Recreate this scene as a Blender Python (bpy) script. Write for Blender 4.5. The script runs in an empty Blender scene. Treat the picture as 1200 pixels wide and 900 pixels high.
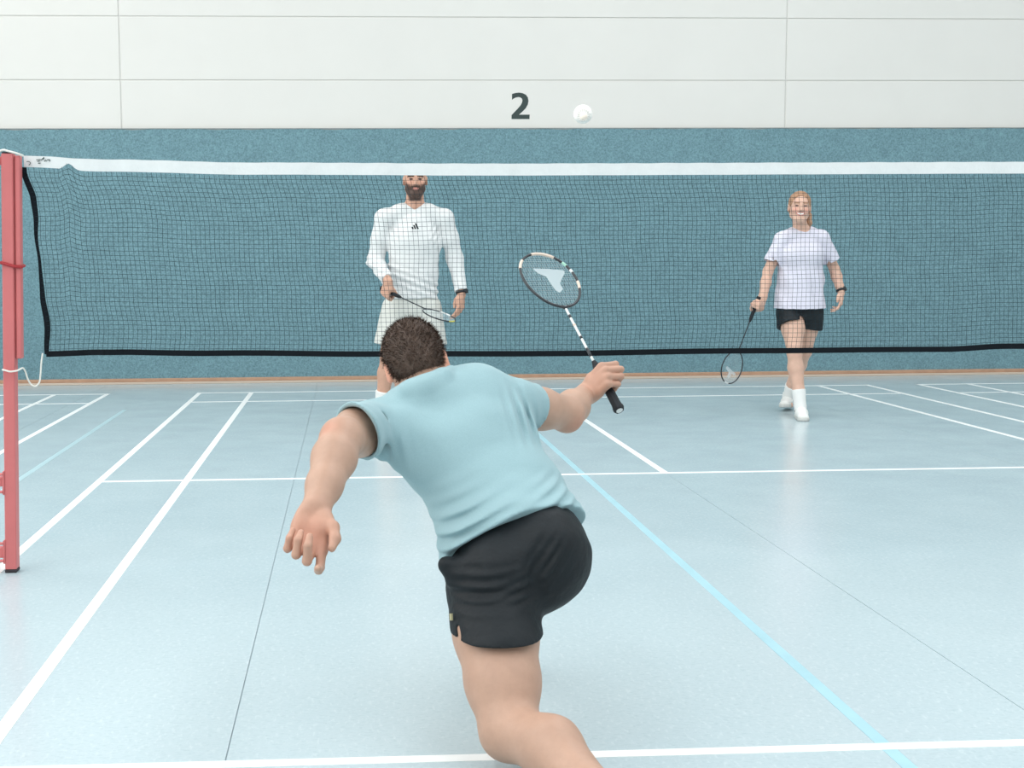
import bpy, math, random
import numpy as np
from mathutils import Vector, Matrix

random.seed(7)
rng = np.random.default_rng(7)
SC = bpy.context.scene
COL = SC.collection

# ------------------------------------------------------------------ camera
CAM_POS = np.array([-1.70576, -4.87319, 1.14252])
YAW, PITCH, ROLL = 0.0537793, -0.0971636, -0.0066019
FPX, CX, CY = 1518.2528, 489.903, 455.620
_f = np.array([math.sin(YAW) * math.cos(PITCH), math.cos(YAW) * math.cos(PITCH), math.sin(PITCH)])
_r0 = np.array([math.cos(YAW), -math.sin(YAW), 0.0])
_u0 = np.cross(_r0, _f)
_r = _r0 * math.cos(ROLL) + _u0 * math.sin(ROLL)
_u = -_r0 * math.sin(ROLL) + _u0 * math.cos(ROLL)
cam = bpy.data.cameras.new('camera')
cam.sensor_fit = 'HORIZONTAL'
cam.sensor_width = 36.0
cam.lens = FPX / 1200 * 36
cam.shift_x = (600 - CX) / 1200
cam.shift_y = (CY - 450) / 1200
cam.clip_end = 200
camo = bpy.data.objects.new('camera', cam)
COL.objects.link(camo)
M = Matrix.Identity(4)
for i in range(3):
    M[i][0], M[i][1], M[i][2], M[i][3] = _r[i], _u[i], -_f[i], CAM_POS[i]
camo.matrix_world = M
SC.camera = camo


def at(x, y, Y):
    """point of the depth plane Y seen at photo pixel x, y (used to survey the place)"""
    v = _f + _r * (x - CX) / FPX + _u * (CY - y) / FPX
    return CAM_POS + v * (Y - CAM_POS[1]) / v[1]


# ------------------------------------------------------------------ world, lights, exposure
W = bpy.data.worlds.new('world')
SC.world = W
W.use_nodes = True
W.node_tree.nodes['Background'].inputs[0].default_value = (0.80, 0.90, 1.0, 1)
W.node_tree.nodes['Background'].inputs[1].default_value = 0.6
SC.view_settings.view_transform = 'Standard'
SC.view_settings.look = 'None'
SC.view_settings.gamma = 1.0
SC.view_settings.exposure = -1.2
SC.view_settings.use_curve_mapping = False

HALL = dict(x0=-9.5, x1=12.5, y0=-13.0, y1=7.62, h=7.2)


def area(name, loc, rot, sx, sy, power, color):
    l = bpy.data.lights.new(name, 'AREA')
    l.shape = 'RECTANGLE'
    l.size, l.size_y = sx, sy
    l.energy = power
    l.color = color
    o = bpy.data.objects.new(name, l)
    COL.objects.link(o)
    o.location = loc
    o.rotation_euler = rot
    return o


SKYLIGHTS = [(-5.2, 2.0), (1.4, 2.0), (8.0, 2.0)]          # x centre, width of the roof-light strips
for sx, sw in SKYLIGHTS:
    area('daylight_roof', (sx, -2.7, HALL['h'] - 0.06), (0, 0, 0), sw, 17.0, 1050, (0.97, 0.99, 1.0))
area('daylight_side', (HALL['x0'] + 0.08, -3.0, 5.0), (0, -math.pi / 2, 0), 2.6, 16.0, 1250, (1.0, 0.985, 0.95))

# ------------------------------------------------------------------ materials
MATS = {}


def srgb(r, g, b):
    def c(v):
        v /= 255
        return v / 12.92 if v <= 0.04045 else ((v + 0.055) / 1.055) ** 2.4
    return (c(r), c(g), c(b), 1)


def mat(name, rgb, rough=0.6, spec=0.5, noise=None, bump=None, attr=False, sheen=0, metal=0, sss=0, coat=0, fine=None):
    """noise=(scale, amount, detail)  fine=(scale, amount)  bump=(scale, strength, distance)"""
    m = bpy.data.materials.new(name)
    m.use_nodes = True
    nt = m.node_tree
    N, L = nt.nodes, nt.links
    b = N['Principled BSDF']
    b.inputs['Roughness'].default_value = rough
    b.inputs['Specular IOR Level'].default_value = spec
    b.inputs['Metallic'].default_value = metal
    b.inputs['Sheen Weight'].default_value = sheen
    b.inputs['Coat Weight'].default_value = coat
    if sss:
        b.inputs['Subsurface Weight'].default_value = sss
        b.inputs['Subsurface Radius'].default_value = (0.012, 0.005, 0.003)
        b.inputs['Subsurface Scale'].default_value = 1.0
    tc = N.new('ShaderNodeTexCoord')
    if attr:
        src = N.new('ShaderNodeAttribute')
        src.attribute_name = 'tint'
        out = src.outputs['Color']
    else:
        src = N.new('ShaderNodeRGB')
        src.outputs[0].default_value = srgb(*rgb)
        out = src.outputs[0]
    for nz in (noise, fine):
        if not nz:
            continue
        t = N.new('ShaderNodeTexNoise')
        t.inputs['Scale'].default_value = nz[0]
        t.inputs['Detail'].default_value = nz[2] if len(nz) > 2 else 4
        t.inputs['Roughness'].default_value = 0.62
        L.new(tc.outputs['Object'], t.inputs['Vector'])
        mr = N.new('ShaderNodeMapRange')
        mr.inputs['From Min'].default_value = 0.25
        mr.inputs['From Max'].default_value = 0.75
        mr.inputs['To Min'].default_value = 1 - nz[1]
        mr.inputs['To Max'].default_value = 1 + nz[1]
        L.new(t.outputs['Fac'], mr.inputs['Value'])
        mx = N.new('ShaderNodeVectorMath')
        mx.operation = 'SCALE'
        L.new(out, mx.inputs[0])
        L.new(mr.outputs[0], mx.inputs['Scale'])
        out = mx.outputs[0]
    L.new(out, b.inputs['Base Color'])
    if bump:
        bl = bump if isinstance(bump, list) else [bump]
        prev = None
        for (s, st, dist) in bl:
            t = N.new('ShaderNodeTexNoise')
            t.inputs['Scale'].default_value = s
            t.inputs['Detail'].default_value = 3
            L.new(tc.outputs['Object'], t.inputs['Vector'])
            bn = N.new('ShaderNodeBump')
            bn.inputs['Strength'].default_value = st
            bn.inputs['Distance'].default_value = dist
            L.new(t.outputs['Fac'], bn.inputs['Height'])
            if prev:
                L.new(prev, bn.inputs['Normal'])
            prev = bn.outputs['Normal']
        L.new(prev, b.inputs['Normal'])
    MATS[name] = m
    return m


# ------------------------------------------------------------------ object helpers
def tag(o, label=None, cat=None, group=None, kind=None):
    if label: o['label'] = label
    if cat: o['category'] = cat
    if group: o['group'] = group
    if kind: o['kind'] = kind
    return o


def empty(name, loc=(0, 0, 0)):
    o = bpy.data.objects.new(name, None)
    o.empty_display_size = 0.1
    COL.objects.link(o)
    o.location = loc
    return o


def origin_of(o):
    p = Vector((0, 0, 0))
    while o is not None:
        p += o.location
        o = o.parent
    return np.array(p)


def mesh(name, V, F, material, parent=None, smooth=False, tint=None, kind=None):
    """V are world coordinates; they are stored relative to the parent's base"""
    V = np.asarray(V, float)
    if parent is not None:
        V = V - origin_of(parent)
    me = bpy.data.meshes.new(name)
    if isinstance(F, np.ndarray):
        F2 = F.astype(np.int32)
        me.vertices.add(len(V))
        me.vertices.foreach_set('co', V.astype(np.float32).ravel())
        k = F2.shape[1]
        me.loops.add(F2.size)
        me.loops.foreach_set('vertex_index', F2.ravel())
        me.polygons.add(len(F2))
        me.polygons.foreach_set('loop_start', np.arange(0, F2.size, k, dtype=np.int32))
        me.update(calc_edges=True)
        me.validate()
    else:
        me.from_pydata([tuple(v) for v in V], [], F)
        me.update()
    if tint is not None:
        ca = me.color_attributes.new('tint', 'FLOAT_COLOR', 'POINT')
        c = np.ones((len(V), 4), np.float32)
        c[:, :3] = tint
        ca.data.foreach_set('color', c.ravel())
    if smooth:
        me.polygons.foreach_set('use_smooth', [True] * len(me.polygons))
    me.materials.append(material)
    o = bpy.data.objects.new(name, me)
    COL.objects.link(o)
    if parent is not None:
        o.parent = parent
    if kind: o['kind'] = kind
    return o


class MB:
    """collects simple solids into one mesh"""
    def __init__(self):
        self.V, self.F = [], []

    def add(self, V, F):
        n = len(self.V)
        self.V += [tuple(v) for v in V]
        self.F += [tuple(i + n for i in f) for f in F]
        return self

    def box(self, x0, x1, y0, y1, z0, z1, bev=0.0):
        if bev <= 0:
            v = [(x, y, z) for x in (x0, x1) for y in (y0, y1) for z in (z0, z1)]
            return self.add(v, [(0, 1, 3, 2), (4, 6, 7, 5), (0, 4, 5, 1), (2, 3, 7, 6), (0, 2, 6, 4), (1, 5, 7, 3)])
        # bevelled box: convex hull of 24 points built by rings
        c = np.array([(x0 + x1) / 2, (y0 + y1) / 2, (z0 + z1) / 2])
        h = np.array([(x1 - x0) / 2, (y1 - y0) / 2, (z1 - z0) / 2])
        V, F = [], []
        idx = {}
        for s in [(a, b, d) for a in (-1, 1) for b in (-1, 1) for d in (-1, 1)]:
            for ax in range(3):
                p = h - bev
                p[ax] = h[ax]
                idx[(s, ax)] = len(V)
                V.append(tuple(c + np.array(s) * p))
        for ax in range(3):
            o = [i for i in range(3) if i != ax]
            for sg in (-1, 1):
                q = []
                for (a, b) in ((-1, -1), (1, -1), (1, 1), (-1, 1)):
                    s = [0, 0, 0]; s[ax] = sg; s[o[0]] = a; s[o[1]] = b
                    q.append(idx[(tuple(s), ax)])
                flip = (sg == 1) == (ax == 1)
                F.append(tuple(q[::-1] if flip else q))
        for ax in range(3):                      # edges along axis ax
            o = [i for i in range(3) if i != ax]
            for a in (-1, 1):
                for b in (-1, 1):
                    s0 = [0, 0, 0]; s0[ax] = -1; s0[o[0]] = a; s0[o[1]] = b
                    s1 = list(s0); s1[ax] = 1
                    s0, s1 = tuple(s0), tuple(s1)
                    F.append((idx[(s0, o[0])], idx[(s1, o[0])], idx[(s1, o[1])], idx[(s0, o[1])]))
        for s in [(a, b, d) for a in (-1, 1) for b in (-1, 1) for d in (-1, 1)]:
            F.append((idx[(s, 0)], idx[(s, 1)], idx[(s, 2)]))
        return self.add(V, F)

    def tube(self, pts, rad, n=8, closed=False, cap=True):
        pts = [np.array(p, float) for p in pts]
        m = len(pts)
        rad = rad if hasattr(rad, '__len__') else [rad] * m
        V, F = [], []
        prev = None
        for i, p in enumerate(pts):
            if closed:
                t = pts[(i + 1) % m] - pts[i - 1]
            else:
                t = pts[min(i + 1, m - 1)] - pts[max(i - 1, 0)]
            t = t / (np.linalg.norm(t) + 1e-12)
            if prev is None:
                a = np.array([0, 0, 1.0]) if abs(t[2]) < 0.9 else np.array([1.0, 0, 0])
                nn = np.cross(t, a)
            else:
                nn = prev - t * (prev @ t)
            nn /= np.linalg.norm(nn)
            prev = nn
            bb = np.cross(t, nn)
            for k in range(n):
                th = 2 * math.pi * k / n
                V.append(p + rad[i] * (nn * math.cos(th) + bb * math.sin(th)))
        for i in range(m if closed else m - 1):
            j = (i + 1) % m
            for k in range(n):
                k2 = (k + 1) % n
                F.append((i * n + k, i * n + k2, j * n + k2, j * n + k))
        if cap and not closed:
            F.append(tuple(range(n))[::-1])
            F.append(tuple((m - 1) * n + k for k in range(n)))
        return self.add(V, F)

    def prism(self, poly, o, ex, ey, ez, thick):
        """polygon (list of 2d points) in the plane ex, ey at o, extruded along ez"""
        o, ex, ey, ez = map(lambda q: np.array(q, float), (o, ex, ey, ez))
        n = len(poly)
        V = [o + ex * a + ey * b for a, b in poly] + [o + ex * a + ey * b + ez * thick for a, b in poly]
        F = [tuple(range(n))[::-1], tuple(range(n, 2 * n))] + [(i, (i + 1) % n, n + (i + 1) % n, n + i) for i in range(n)]
        return self.add(V, F)

    def build(self, name, material, parent=None, smooth=False, kind=None):
        return mesh(name, self.V, self.F, material, parent, smooth, kind=kind)


def nrm(v):
    v = np.array(v, float)
    return v / np.linalg.norm(v)


# ------------------------------------------------------------------ signed-distance modelling (bodies and clothes)
class Vol:
    def __init__(self, h):
        self.h = h
        self.ops = []

    def _push(self, lo, hi, fn, mode, k):
        self.ops.append((np.array(lo), np.array(hi), fn, mode, k))

    # tapered limb with round ends
    def rc(self, a, b, ra, rb, k=0.02, mode='u'):
        a, b = np.array(a, float), np.array(b, float)
        ba = b - a
        l2 = float(ba @ ba) + 1e-12
        def fn(x, y, z):
            px, py, pz = x - a[0], y - a[1], z - a[2]
            h = np.clip((px * ba[0] + py * ba[1] + pz * ba[2]) / l2, 0, 1)
            dx, dy, dz = px - ba[0] * h, py - ba[1] * h, pz - ba[2] * h
            return np.sqrt(dx * dx + dy * dy + dz * dz) - (ra + (rb - ra) * h)
        r = max(ra, rb)
        self._push(np.minimum(a, b) - r, np.maximum(a, b) + r, fn, mode, k)
        return self

    def chain(self, pts, rads, k=0.02, mode='u'):
        for i in range(len(pts) - 1):
            self.rc(pts[i], pts[i + 1], rads[i], rads[i + 1], k if i == 0 else min(k, 0.5 * rads[i] + 0.002), mode)
        return self

    # tapered limb with oval section; n is the direction of the first half-width
    def ec(self, a, b, n, r0, r1, k=0.02, mode='u', flat=(False, False)):
        a, b = np.array(a, float), np.array(b, float)
        L = np.linalg.norm(b - a)
        t = (b - a) / L
        n = np.array(n, float)
        n = nrm(n - t * (n @ t))
        bb = np.cross(t, n)
        def fn(x, y, z):
            px, py, pz = x - a[0], y - a[1], z - a[2]
            s = px * t[0] + py * t[1] + pz * t[2]
            h = np.clip(s / L, 0, 1)
            o = s - h * L
            rn = r0[0] + (r1[0] - r0[0]) * h
            rb = r0[1] + (r1[1] - r0[1]) * h
            rm = np.minimum(rn, rb)
            q1 = (px * n[0] + py * n[1] + pz * n[2]) / rn
            q2 = (px * bb[0] + py * bb[1] + pz * bb[2]) / rb
            d = (np.sqrt(q1 * q1 + q2 * q2 + (o / rm) ** 2) - 1) * rm
            if flat[0]: d = np.maximum(d, -s)
            if flat[1]: d = np.maximum(d, s - L)
            return d
        r = max(*r0, *r1)
        self._push(np.minimum(a, b) - r, np.maximum(a, b) + r, fn, mode, k)
        return self

    def ell(self, c, r, A=None, k=0.02, mode='u'):
        c = np.array(c, float)
        A = np.eye(3) if A is None else np.array([nrm(q) for q in A])
        def fn(x, y, z):
            px, py, pz = x - c[0], y - c[1], z - c[2]
            q = [A[i][0] * px + A[i][1] * py + A[i][2] * pz for i in range(3)]
            k0 = np.sqrt(sum((q[i] / r[i]) ** 2 for i in range(3)))
            k1 = np.sqrt(sum((q[i] / (r[i] * r[i])) ** 2 for i in range(3))) + 1e-9
            return k0 * (k0 - 1) / k1
        R = max(r)
        self._push(c - R, c + R, fn, mode, k)
        return self

    def cut(self, p, n, k=0.004, lo=None, hi=None):
        """remove everything on the side of the plane that n points to"""
        p, n = np.array(p, float), nrm(n)
        def fn(x, y, z):
            return -((x - p[0]) * n[0] + (y - p[1]) * n[1] + (z - p[2]) * n[2])
        self._push(np.array([-1e9] * 3) if lo is None else lo, np.array([1e9] * 3) if hi is None else hi, fn, 's', k)
        return self

    def disp(self, fn):
        self.ops.append((None, None, fn, 'd', 0))
        return self

    def mesh(self, smooth=1):
        h = self.h
        us = [o for o in self.ops if o[3] == 'u']
        lo = np.min([o[0] for o in us], axis=0) - 0.02 - 3 * h
        hi = np.max([o[1] for o in us], axis=0) + 0.02 + 3 * h
        n = np.ceil((hi - lo) / h).astype(int) + 1
        ax = [(lo[i] + h * np.arange(n[i])).astype(np.float32) for i in range(3)]
        D = np.full(tuple(n), 1.0, np.float32)
        for (a, b, fn, mode, k) in self.ops:
            if mode == 'd':
                msk = np.abs(D) < 0.03
                I = np.nonzero(msk)
                D[I] += fn(ax[0][I[0]], ax[1][I[1]], ax[2][I[2]]).astype(np.float32)
                continue
            pad = k + 4 * h
            i0 = np.clip(np.floor((np.maximum(a, lo) - pad - lo) / h).astype(int), 0, n)
            i1 = np.clip(np.ceil((np.minimum(b, hi) + pad - lo) / h).astype(int) + 1, 0, n)
            if np.any(i1 <= i0):
                continue
            sl = tuple(slice(i0[i], i1[i]) for i in range(3))
            x = ax[0][sl[0]][:, None, None]; y = ax[1][sl[1]][None, :, None]; z = ax[2][sl[2]][None, None, :]
            d = fn(x, y, z).astype(np.float32)
            d = np.broadcast_to(d, D[sl].shape)
            k = max(k, 1e-5)
            if mode == 'u':
                hh = np.maximum(k - np.abs(D[sl] - d), 0) / k
                D[sl] = np.minimum(D[sl], d) - hh * hh * k * 0.25
            else:
                hh = np.maximum(k - np.abs(D[sl] + d), 0) / k
                D[sl] = np.maximum(D[sl], -d) + hh * hh * k * 0.25
        S = D < 0
        c = np.zeros(tuple(n - 1), np.uint8)
        for i in (0, 1):
            for j in (0, 1):
                for l in (0, 1):
                    c += S[i:n[0] - 1 + i, j:n[1] - 1 + j, l:n[2] - 1 + l]
        I = np.nonzero((c > 0) & (c < 8))
        vid = np.full(tuple(n - 1), -1, np.int32)
        vid[I] = np.arange(len(I[0]))
        P = np.zeros((len(I[0]), 3)); cnt = np.zeros(len(I[0]))
        corner = {}
        for i in (0, 1):
            for j in (0, 1):
                for l in (0, 1):
                    corner[(i, j, l)] = D[I[0] + i, I[1] + j, I[2] + l]
        for axn in range(3):
            o = [q for q in range(3) if q != axn]
            for p in (0, 1):
                for q in (0, 1):
                    c0 = [0, 0, 0]; c0[o[0]] = p; c0[o[1]] = q
                    c1 = list(c0); c1[axn] = 1
                    d0, d1 = corner[tuple(c0)], corner[tuple(c1)]
                    m = (d0 < 0) != (d1 < 0)
                    t = d0[m] / (d0[m] - d1[m])
                    pos = np.zeros((m.sum(), 3)); pos[:, o[0]] = p; pos[:, o[1]] = q; pos[:, axn] = t
                    P[m] += pos; cnt[m] += 1
        P = (P / cnt[:, None] + np.stack(I, 1)) * h + lo
        F = []
        for axn in range(3):
            o = [(axn + 1) % 3, (axn + 2) % 3]
            A = [slice(1, n[i] - 1) for i in range(3)]; A[axn] = slice(0, n[axn] - 1)
            B = list(A); B[axn] = slice(1, n[axn])
            s0, s1 = S[tuple(A)], S[tuple(B)]
            E = np.nonzero(s0 != s1)
            idx = [E[i] + (0 if i == axn else 1) for i in range(3)]
            flip = s0[E]
            q = []
            for (p, r) in ((-1, -1), (0, -1), (0, 0), (-1, 0)):
                ii = list(idx)
                ii[o[0]] = ii[o[0]] + p; ii[o[1]] = ii[o[1]] + r
                q.append(vid[ii[0], ii[1], ii[2]])
            q = np.stack(q, 1)
            q[~flip] = q[~flip][:, ::-1]
            F.append(q)
        F = np.concatenate(F)
        F = F[(F >= 0).all(1)]
        for _ in range(smooth):
            e = np.concatenate([F[:, [0, 1]], F[:, [1, 2]], F[:, [2, 3]], F[:, [3, 0]]])
            dg = np.bincount(e[:, 0], minlength=len(P)) + 1e-9
            Q = np.stack([np.bincount(e[:, 0], P[e[:, 1], i], minlength=len(P)) for i in range(3)], 1) / dg[:, None]
            P = P * 0.5 + Q * 0.5
        return P, F

    def build(self, name, material, parent, smooth=1, tint=None):
        P, F = self.mesh(smooth)
        c = tint(P) if callable(tint) else tint
        return mesh(name, P, F, material, parent, True, c)


def wobble(P, s, seed):
    """cheap smooth pseudo-noise for cloth folds"""
    r = np.random.default_rng(seed)
    out = 0
    for i in range(6):
        k = r.normal(size=3) * s
        out = out + np.sin(P[0] * k[0] + P[1] * k[1] + P[2] * k[2] + r.uniform(0, 6.28))
    return out / 6

# ------------------------------------------------------------------ setting: floor, walls, ceiling
def floor_material():
    m = bpy.data.materials.new('floor_sheet')
    m.use_nodes = True
    N, L = m.node_tree.nodes, m.node_tree.links
    b = N['Principled BSDF']
    tc = N.new('ShaderNodeTexCoord')
    def noise(scale, detail=4, stretch=None, rough=0.6):
        t = N.new('ShaderNodeTexNoise')
        t.inputs['Scale'].default_value = scale
        t.inputs['Detail'].default_value = detail
        t.inputs['Roughness'].default_value = rough
        if stretch:
            mp = N.new('ShaderNodeMapping')
            mp.inputs['Scale'].default_value = stretch[:3]
            mp.inputs['Rotation'].default_value = (0, 0, stretch[3])
            L.new(tc.outputs['Object'], mp.inputs['Vector'])
            L.new(mp.outputs[0], t.inputs['Vector'])
        else:
            L.new(tc.outputs['Object'], t.inputs['Vector'])
        return t.outputs['Fac']
    def ramp(src, a, b_, lo, hi):
        r = N.new('ShaderNodeMapRange')
        r.inputs['From Min'].default_value = a
        r.inputs['From Max'].default_value = b_
        r.inputs['To Min'].default_value = lo
        r.inputs['To Max'].default_value = hi
        L.new(src, r.inputs['Value'])
        return r.outputs[0]
    def mix(fac, c0, c1):
        x = N.new('ShaderNodeMix')
        x.data_type = 'RGBA'
        L.new(fac, x.inputs['Factor'])
        for s, c in ((6, c0), (7, c1)):
            if isinstance(c, tuple): x.inputs[s].default_value = c
            else: L.new(c, x.inputs[s])
        return x.outputs[2]
    c = mix(ramp(noise(0.9, 5), 0.3, 0.7, 0, 1), srgb(180, 196, 202), srgb(188, 203, 208))
    c = mix(ramp(noise(55, 4, (1, 2.2, 1, 0.6)), 0.50, 0.72, 0, 0.5), c, srgb(156, 176, 184))
    c = mix(ramp(noise(34, 3, (2.5, 1, 1, -0.5)), 0.54, 0.74, 0, 0.5), c, srgb(208, 219, 221))
    c = mix(ramp(noise(16, 2, (1, 2.6, 1, 0.9)), 0.73, 0.80, 0, 0.2), c, srgb(108, 124, 134))   # scuffs
    L.new(c, b.inputs['Base Color'])
    L.new(ramp(noise(3, 3), 0.3, 0.7, 0.19, 0.26), b.inputs['Roughness'])
    b.inputs['Specular IOR Level'].default_value = 0.42
    bn = N.new('ShaderNodeBump')
    bn.inputs['Strength'].default_value = 0.10
    bn.inputs['Distance'].default_value = 0.004
    L.new(noise(60, 3), bn.inputs['Height'])
    L.new(bn.outputs[0], b.inputs['Normal'])
    return m


m_floor = floor_material()
m_gap = mat('joint_gap', (150, 164, 170), 0.9)
m_back = mat('wall_backing', (214, 212, 208), 0.9)
m_blue_faint = mat('worn_blue_line_paint', (174, 201, 208), 0.45, noise=(6, 0.04, 4))
m_line = mat('court_line_paint', (246, 247, 246), 0.42, noise=(14, 0.03, 3))
m_blue = mat('pale_blue_line_paint', (166, 205, 216), 0.45, noise=(6, 0.06, 4))
m_carpet = mat('wall_carpet', (114, 147, 156), 0.95, 0.15, noise=(5, 0.08, 5), fine=(75, 0.36, 3), bump=(130, 0.5, 0.006), sheen=0.2)
m_panel = mat('white_wall_panel', (226, 223, 218), 0.7, 0.3, noise=(1.3, 0.018, 3))
m_wall = mat('plain_white_wall', (222, 223, 221), 0.8, 0.2)
m_ceil = mat('ceiling_white', (226, 227, 226), 0.85, 0.2)
m_wood = mat('orange_wood_skirting', (186, 146, 120), 0.5, noise=(12, 0.12, 4))
m_woodlow = mat('pale_skirting_foot', (206, 188, 172), 0.5)
m_edge = mat('carpet_cut_edge', (140, 148, 148), 0.9, noise=(8, 0.2, 4))
m_frame = mat('window_frame_white', (232, 233, 232), 0.4)
m_pane = mat('window_pane_milky', (236, 240, 242), 0.3)

X0, X1, Y0, Y1, HH = HALL['x0'], HALL['x1'], HALL['y0'], HALL['y1'], HALL['h']

floor = MB().box(X0, X1, Y0, Y1 + 0.1, -0.12, -0.0022).build('floor', m_gap)
tag(floor, kind='structure')
xs = [X0] + [x for x in range(-8, 13, 2)] + [X1]
for a, b_ in zip(xs[:-1], xs[1:]):
    MB().box(a + 0.0015, b_ - 0.0015, Y0, Y1, -0.006, 0.0).build('floor_sheet', m_floor, floor)


def strip(x0, x1, y0, y1, m, name='court_line', z=0.0012):
    MB().box(x0, x1, y0, y1, -0.001, z).build(name, m, floor)


def court(cx, dl, dr):
    h = 0.02
    for s, e in ((-3.05, dl), (-2.59, dl + 0.46), (2.59, dr - 0.46), (3.05, dr)):
        x = e if e is not None else cx + s
        x = x + h if s < 0 else x - h
        strip(x - h, x + h, -6.70, 6.70, m_line)
    for y in (6.68, 5.92, 1.98, -1.98, -5.92, -6.68):
        strip(dl, dr, y - h, y + h, m_line, z=0.0010)
    for sgn in (1, -1):
        a, b_ = sorted((sgn * 1.98, sgn * 6.68))
        strip(cx - h, cx + h, a, b_, m_line)


court(0.0, -3.05, 3.05)
court(-6.87, -9.4, -3.82)
court(6.53, 3.49, 9.57)
strip(-0.468, -0.433, -12.5, 5.2, m_blue, 'guide_line', 0.0008)
strip(-3.49, -3.455, -12.5, 5.4, m_blue_faint, 'guide_line', 0.0008)

# back wall: white panels above a carpeted lower part
zc = 2.405                                                     # top of the carpet
wall_back = MB().box(X0 - 0.3, X1 + 0.3, Y1 + 0.03, Y1 + 0.3, -0.1, HH).build('wall_back', m_back)
tag(wall_back, kind='structure')
zrow = [zc - 0.03, 2.866, 3.452, 4.035, 4.62, 5.2, 5.79, 6.37, HH]
xcol = [X0, -3.81, 2.54, 8.9, X1]
for i in range(len(zrow) - 1):
    for j in range(len(xcol) - 1):
        MB().box(xcol[j] + 0.004, xcol[j + 1] - 0.004, Y1 + 0.022, Y1 + 0.035, zrow[i] + 0.003, zrow[i + 1] - 0.003, 0.004).build('wall_panel', m_panel, wall_back)
n = 220                                                         # slightly uneven cut edge along the carpet's top
cv, cf = [], []
for i in range(n + 1):
    x = X0 + (X1 - X0) * i / n
    zt = zc + 0.004 * math.sin(i * 1.7) + 0.003 * math.sin(i * 0.63)
    cv += [(x, Y1 - 0.012, 0.05), (x, Y1 - 0.012, zt), (x, Y1 + 0.01, zt), (x, Y1 + 0.01, 0.05)]
for i in range(n):
    a = i * 4
    for k in range(4):
        cf.append((a + k, a + 4 + k, a + 4 + (k + 1) % 4, a + (k + 1) % 4))
mesh('wall_carpet', cv, cf, m_carpet, wall_back)
MB().box(X0, X1, Y1 - 0.014, Y1 + 0.01, zc + 0.002, zc + 0.010).build('carpet_edge', m_edge, wall_back)
bb = MB().box(X0, X1, Y1 - 0.03, Y1 - 0.002, 0.022, 0.055, 0.004).build('baseboard_back', m_wood)
tag(bb, kind='structure')
MB().box(X0, X1, Y1 - 0.045, Y1 - 0.002, 0.0, 0.022, 0.003).build('baseboard_foot', m_woodlow, bb)

for nm, bx in (('wall_left', (X0 - 0.3, X0, Y0, Y1 + 0.03, -0.1, HH)), ('wall_right', (X1, X1 + 0.3, Y0, Y1 + 0.03, -0.1, HH)),
               ('wall_front', (X0 - 0.3, X1 + 0.3, Y0 - 0.3, Y0, -0.1, HH))):
    tag(MB().box(*bx).build(nm, m_wall), kind='structure')
tag(MB().box(X0 - 0.3, X1 + 0.3, Y0 - 0.3, Y1 + 0.3, HH, HH + 0.2).build('ceiling', m_ceil), kind='structure')
for i, (sx, sw) in enumerate(SKYLIGHTS):                         # roof lights
    w = MB().box(sx - sw / 2, sx + sw / 2, -11.2, 5.8, HH - 0.03, HH - 0.005).build('window_%d' % (i + 1), m_pane)
    tag(w, kind='structure')
    fr = MB()
    for e in (-1, 1):
        fr.box(sx + e * (sw / 2 + 0.04) - 0.04, sx + e * (sw / 2 + 0.04) + 0.04, -11.28, 5.88, HH - 0.12, HH - 0.001)
        y = -2.7 + e * 8.54
        fr.box(sx - sw / 2, sx + sw / 2, y - 0.04, y + 0.04, HH - 0.12, HH - 0.001)
    fr.build('window_frame', m_frame, w)
w = MB().box(X0 + 0.005, X0 + 0.03, -11, 5, 3.7, 6.3).build('window_4', m_pane)
tag(w, kind='structure')
fr = MB()
for z in (3.66, 6.34):
    fr.box(X0 + 0.001, X0 + 0.14, -11.08, 5.08, z - 0.04, z + 0.04)
for y in (-11.04, 5.04):
    fr.box(X0 + 0.001, X0 + 0.14, y - 0.04, y + 0.04, 3.7, 6.3)
fr.build('window_frame', m_frame, w)

# the painted numeral
m_num = mat('numeral_paint', (66, 76, 74), 0.7, 0.2)
N2 = [(105, 200), (140, 189), (185, 184), (230, 190), (268, 209), (291, 240), (298, 280), (290, 320), (266, 362), (235, 394), (188, 436), (312, 436),
      (310, 487), (100, 487), (100, 441), (168, 372), (205, 330), (222, 300), (227, 272), (219, 251), (202, 239), (181, 234), (152, 239), (127, 251), (105, 267)]
p0 = at(610, 124, Y1 + 0.0222)
s = 0.00822 / 10
num = MB().prism([((x - 205) * s, (335 - y) * s) for x, y in N2], (0, 0, 0), (1, 0, 0), (0, 0, 1), (0, -1, 0), 0.0012).build('wall_numeral', m_num)
num.location = p0
tag(num, 'dark grey numeral 2 painted on the white wall panels', 'number')

# ------------------------------------------------------------------ net, posts
m_red = mat('red_post_paint', (206, 112, 112), 0.45, noise=(9, 0.05, 3))
m_redstrap = mat('dark_red_strap', (165, 42, 48), 0.6)
m_rubber = mat('black_rubber', (52, 46, 50), 0.8)
m_rope = mat('white_cord', (232, 230, 222), 0.8)
m_tape = mat('white_net_tape', (228, 230, 230), 0.8, 0.2, noise=(30, 0.03, 3), bump=(55, 0.35, 0.006))
m_blacktape = mat('black_net_binding', (14, 20, 26), 0.85, 0.2)
m_cord = mat('dark_net_cord', (34, 50, 58), 0.85, 0.2)
m_print = mat('dark_green_print', (34, 66, 60), 0.7)

NX0, NX1 = -2.884, 2.90


def interp(t, ks):
    for (a, va), (b_, vb) in zip(ks[:-1], ks[1:]):
        if t <= b_:
            f = (t - a) / (b_ - a)
            f = f * f * (3 - 2 * f)
            return va + (vb - va) * f
    return ks[-1][1]


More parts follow.
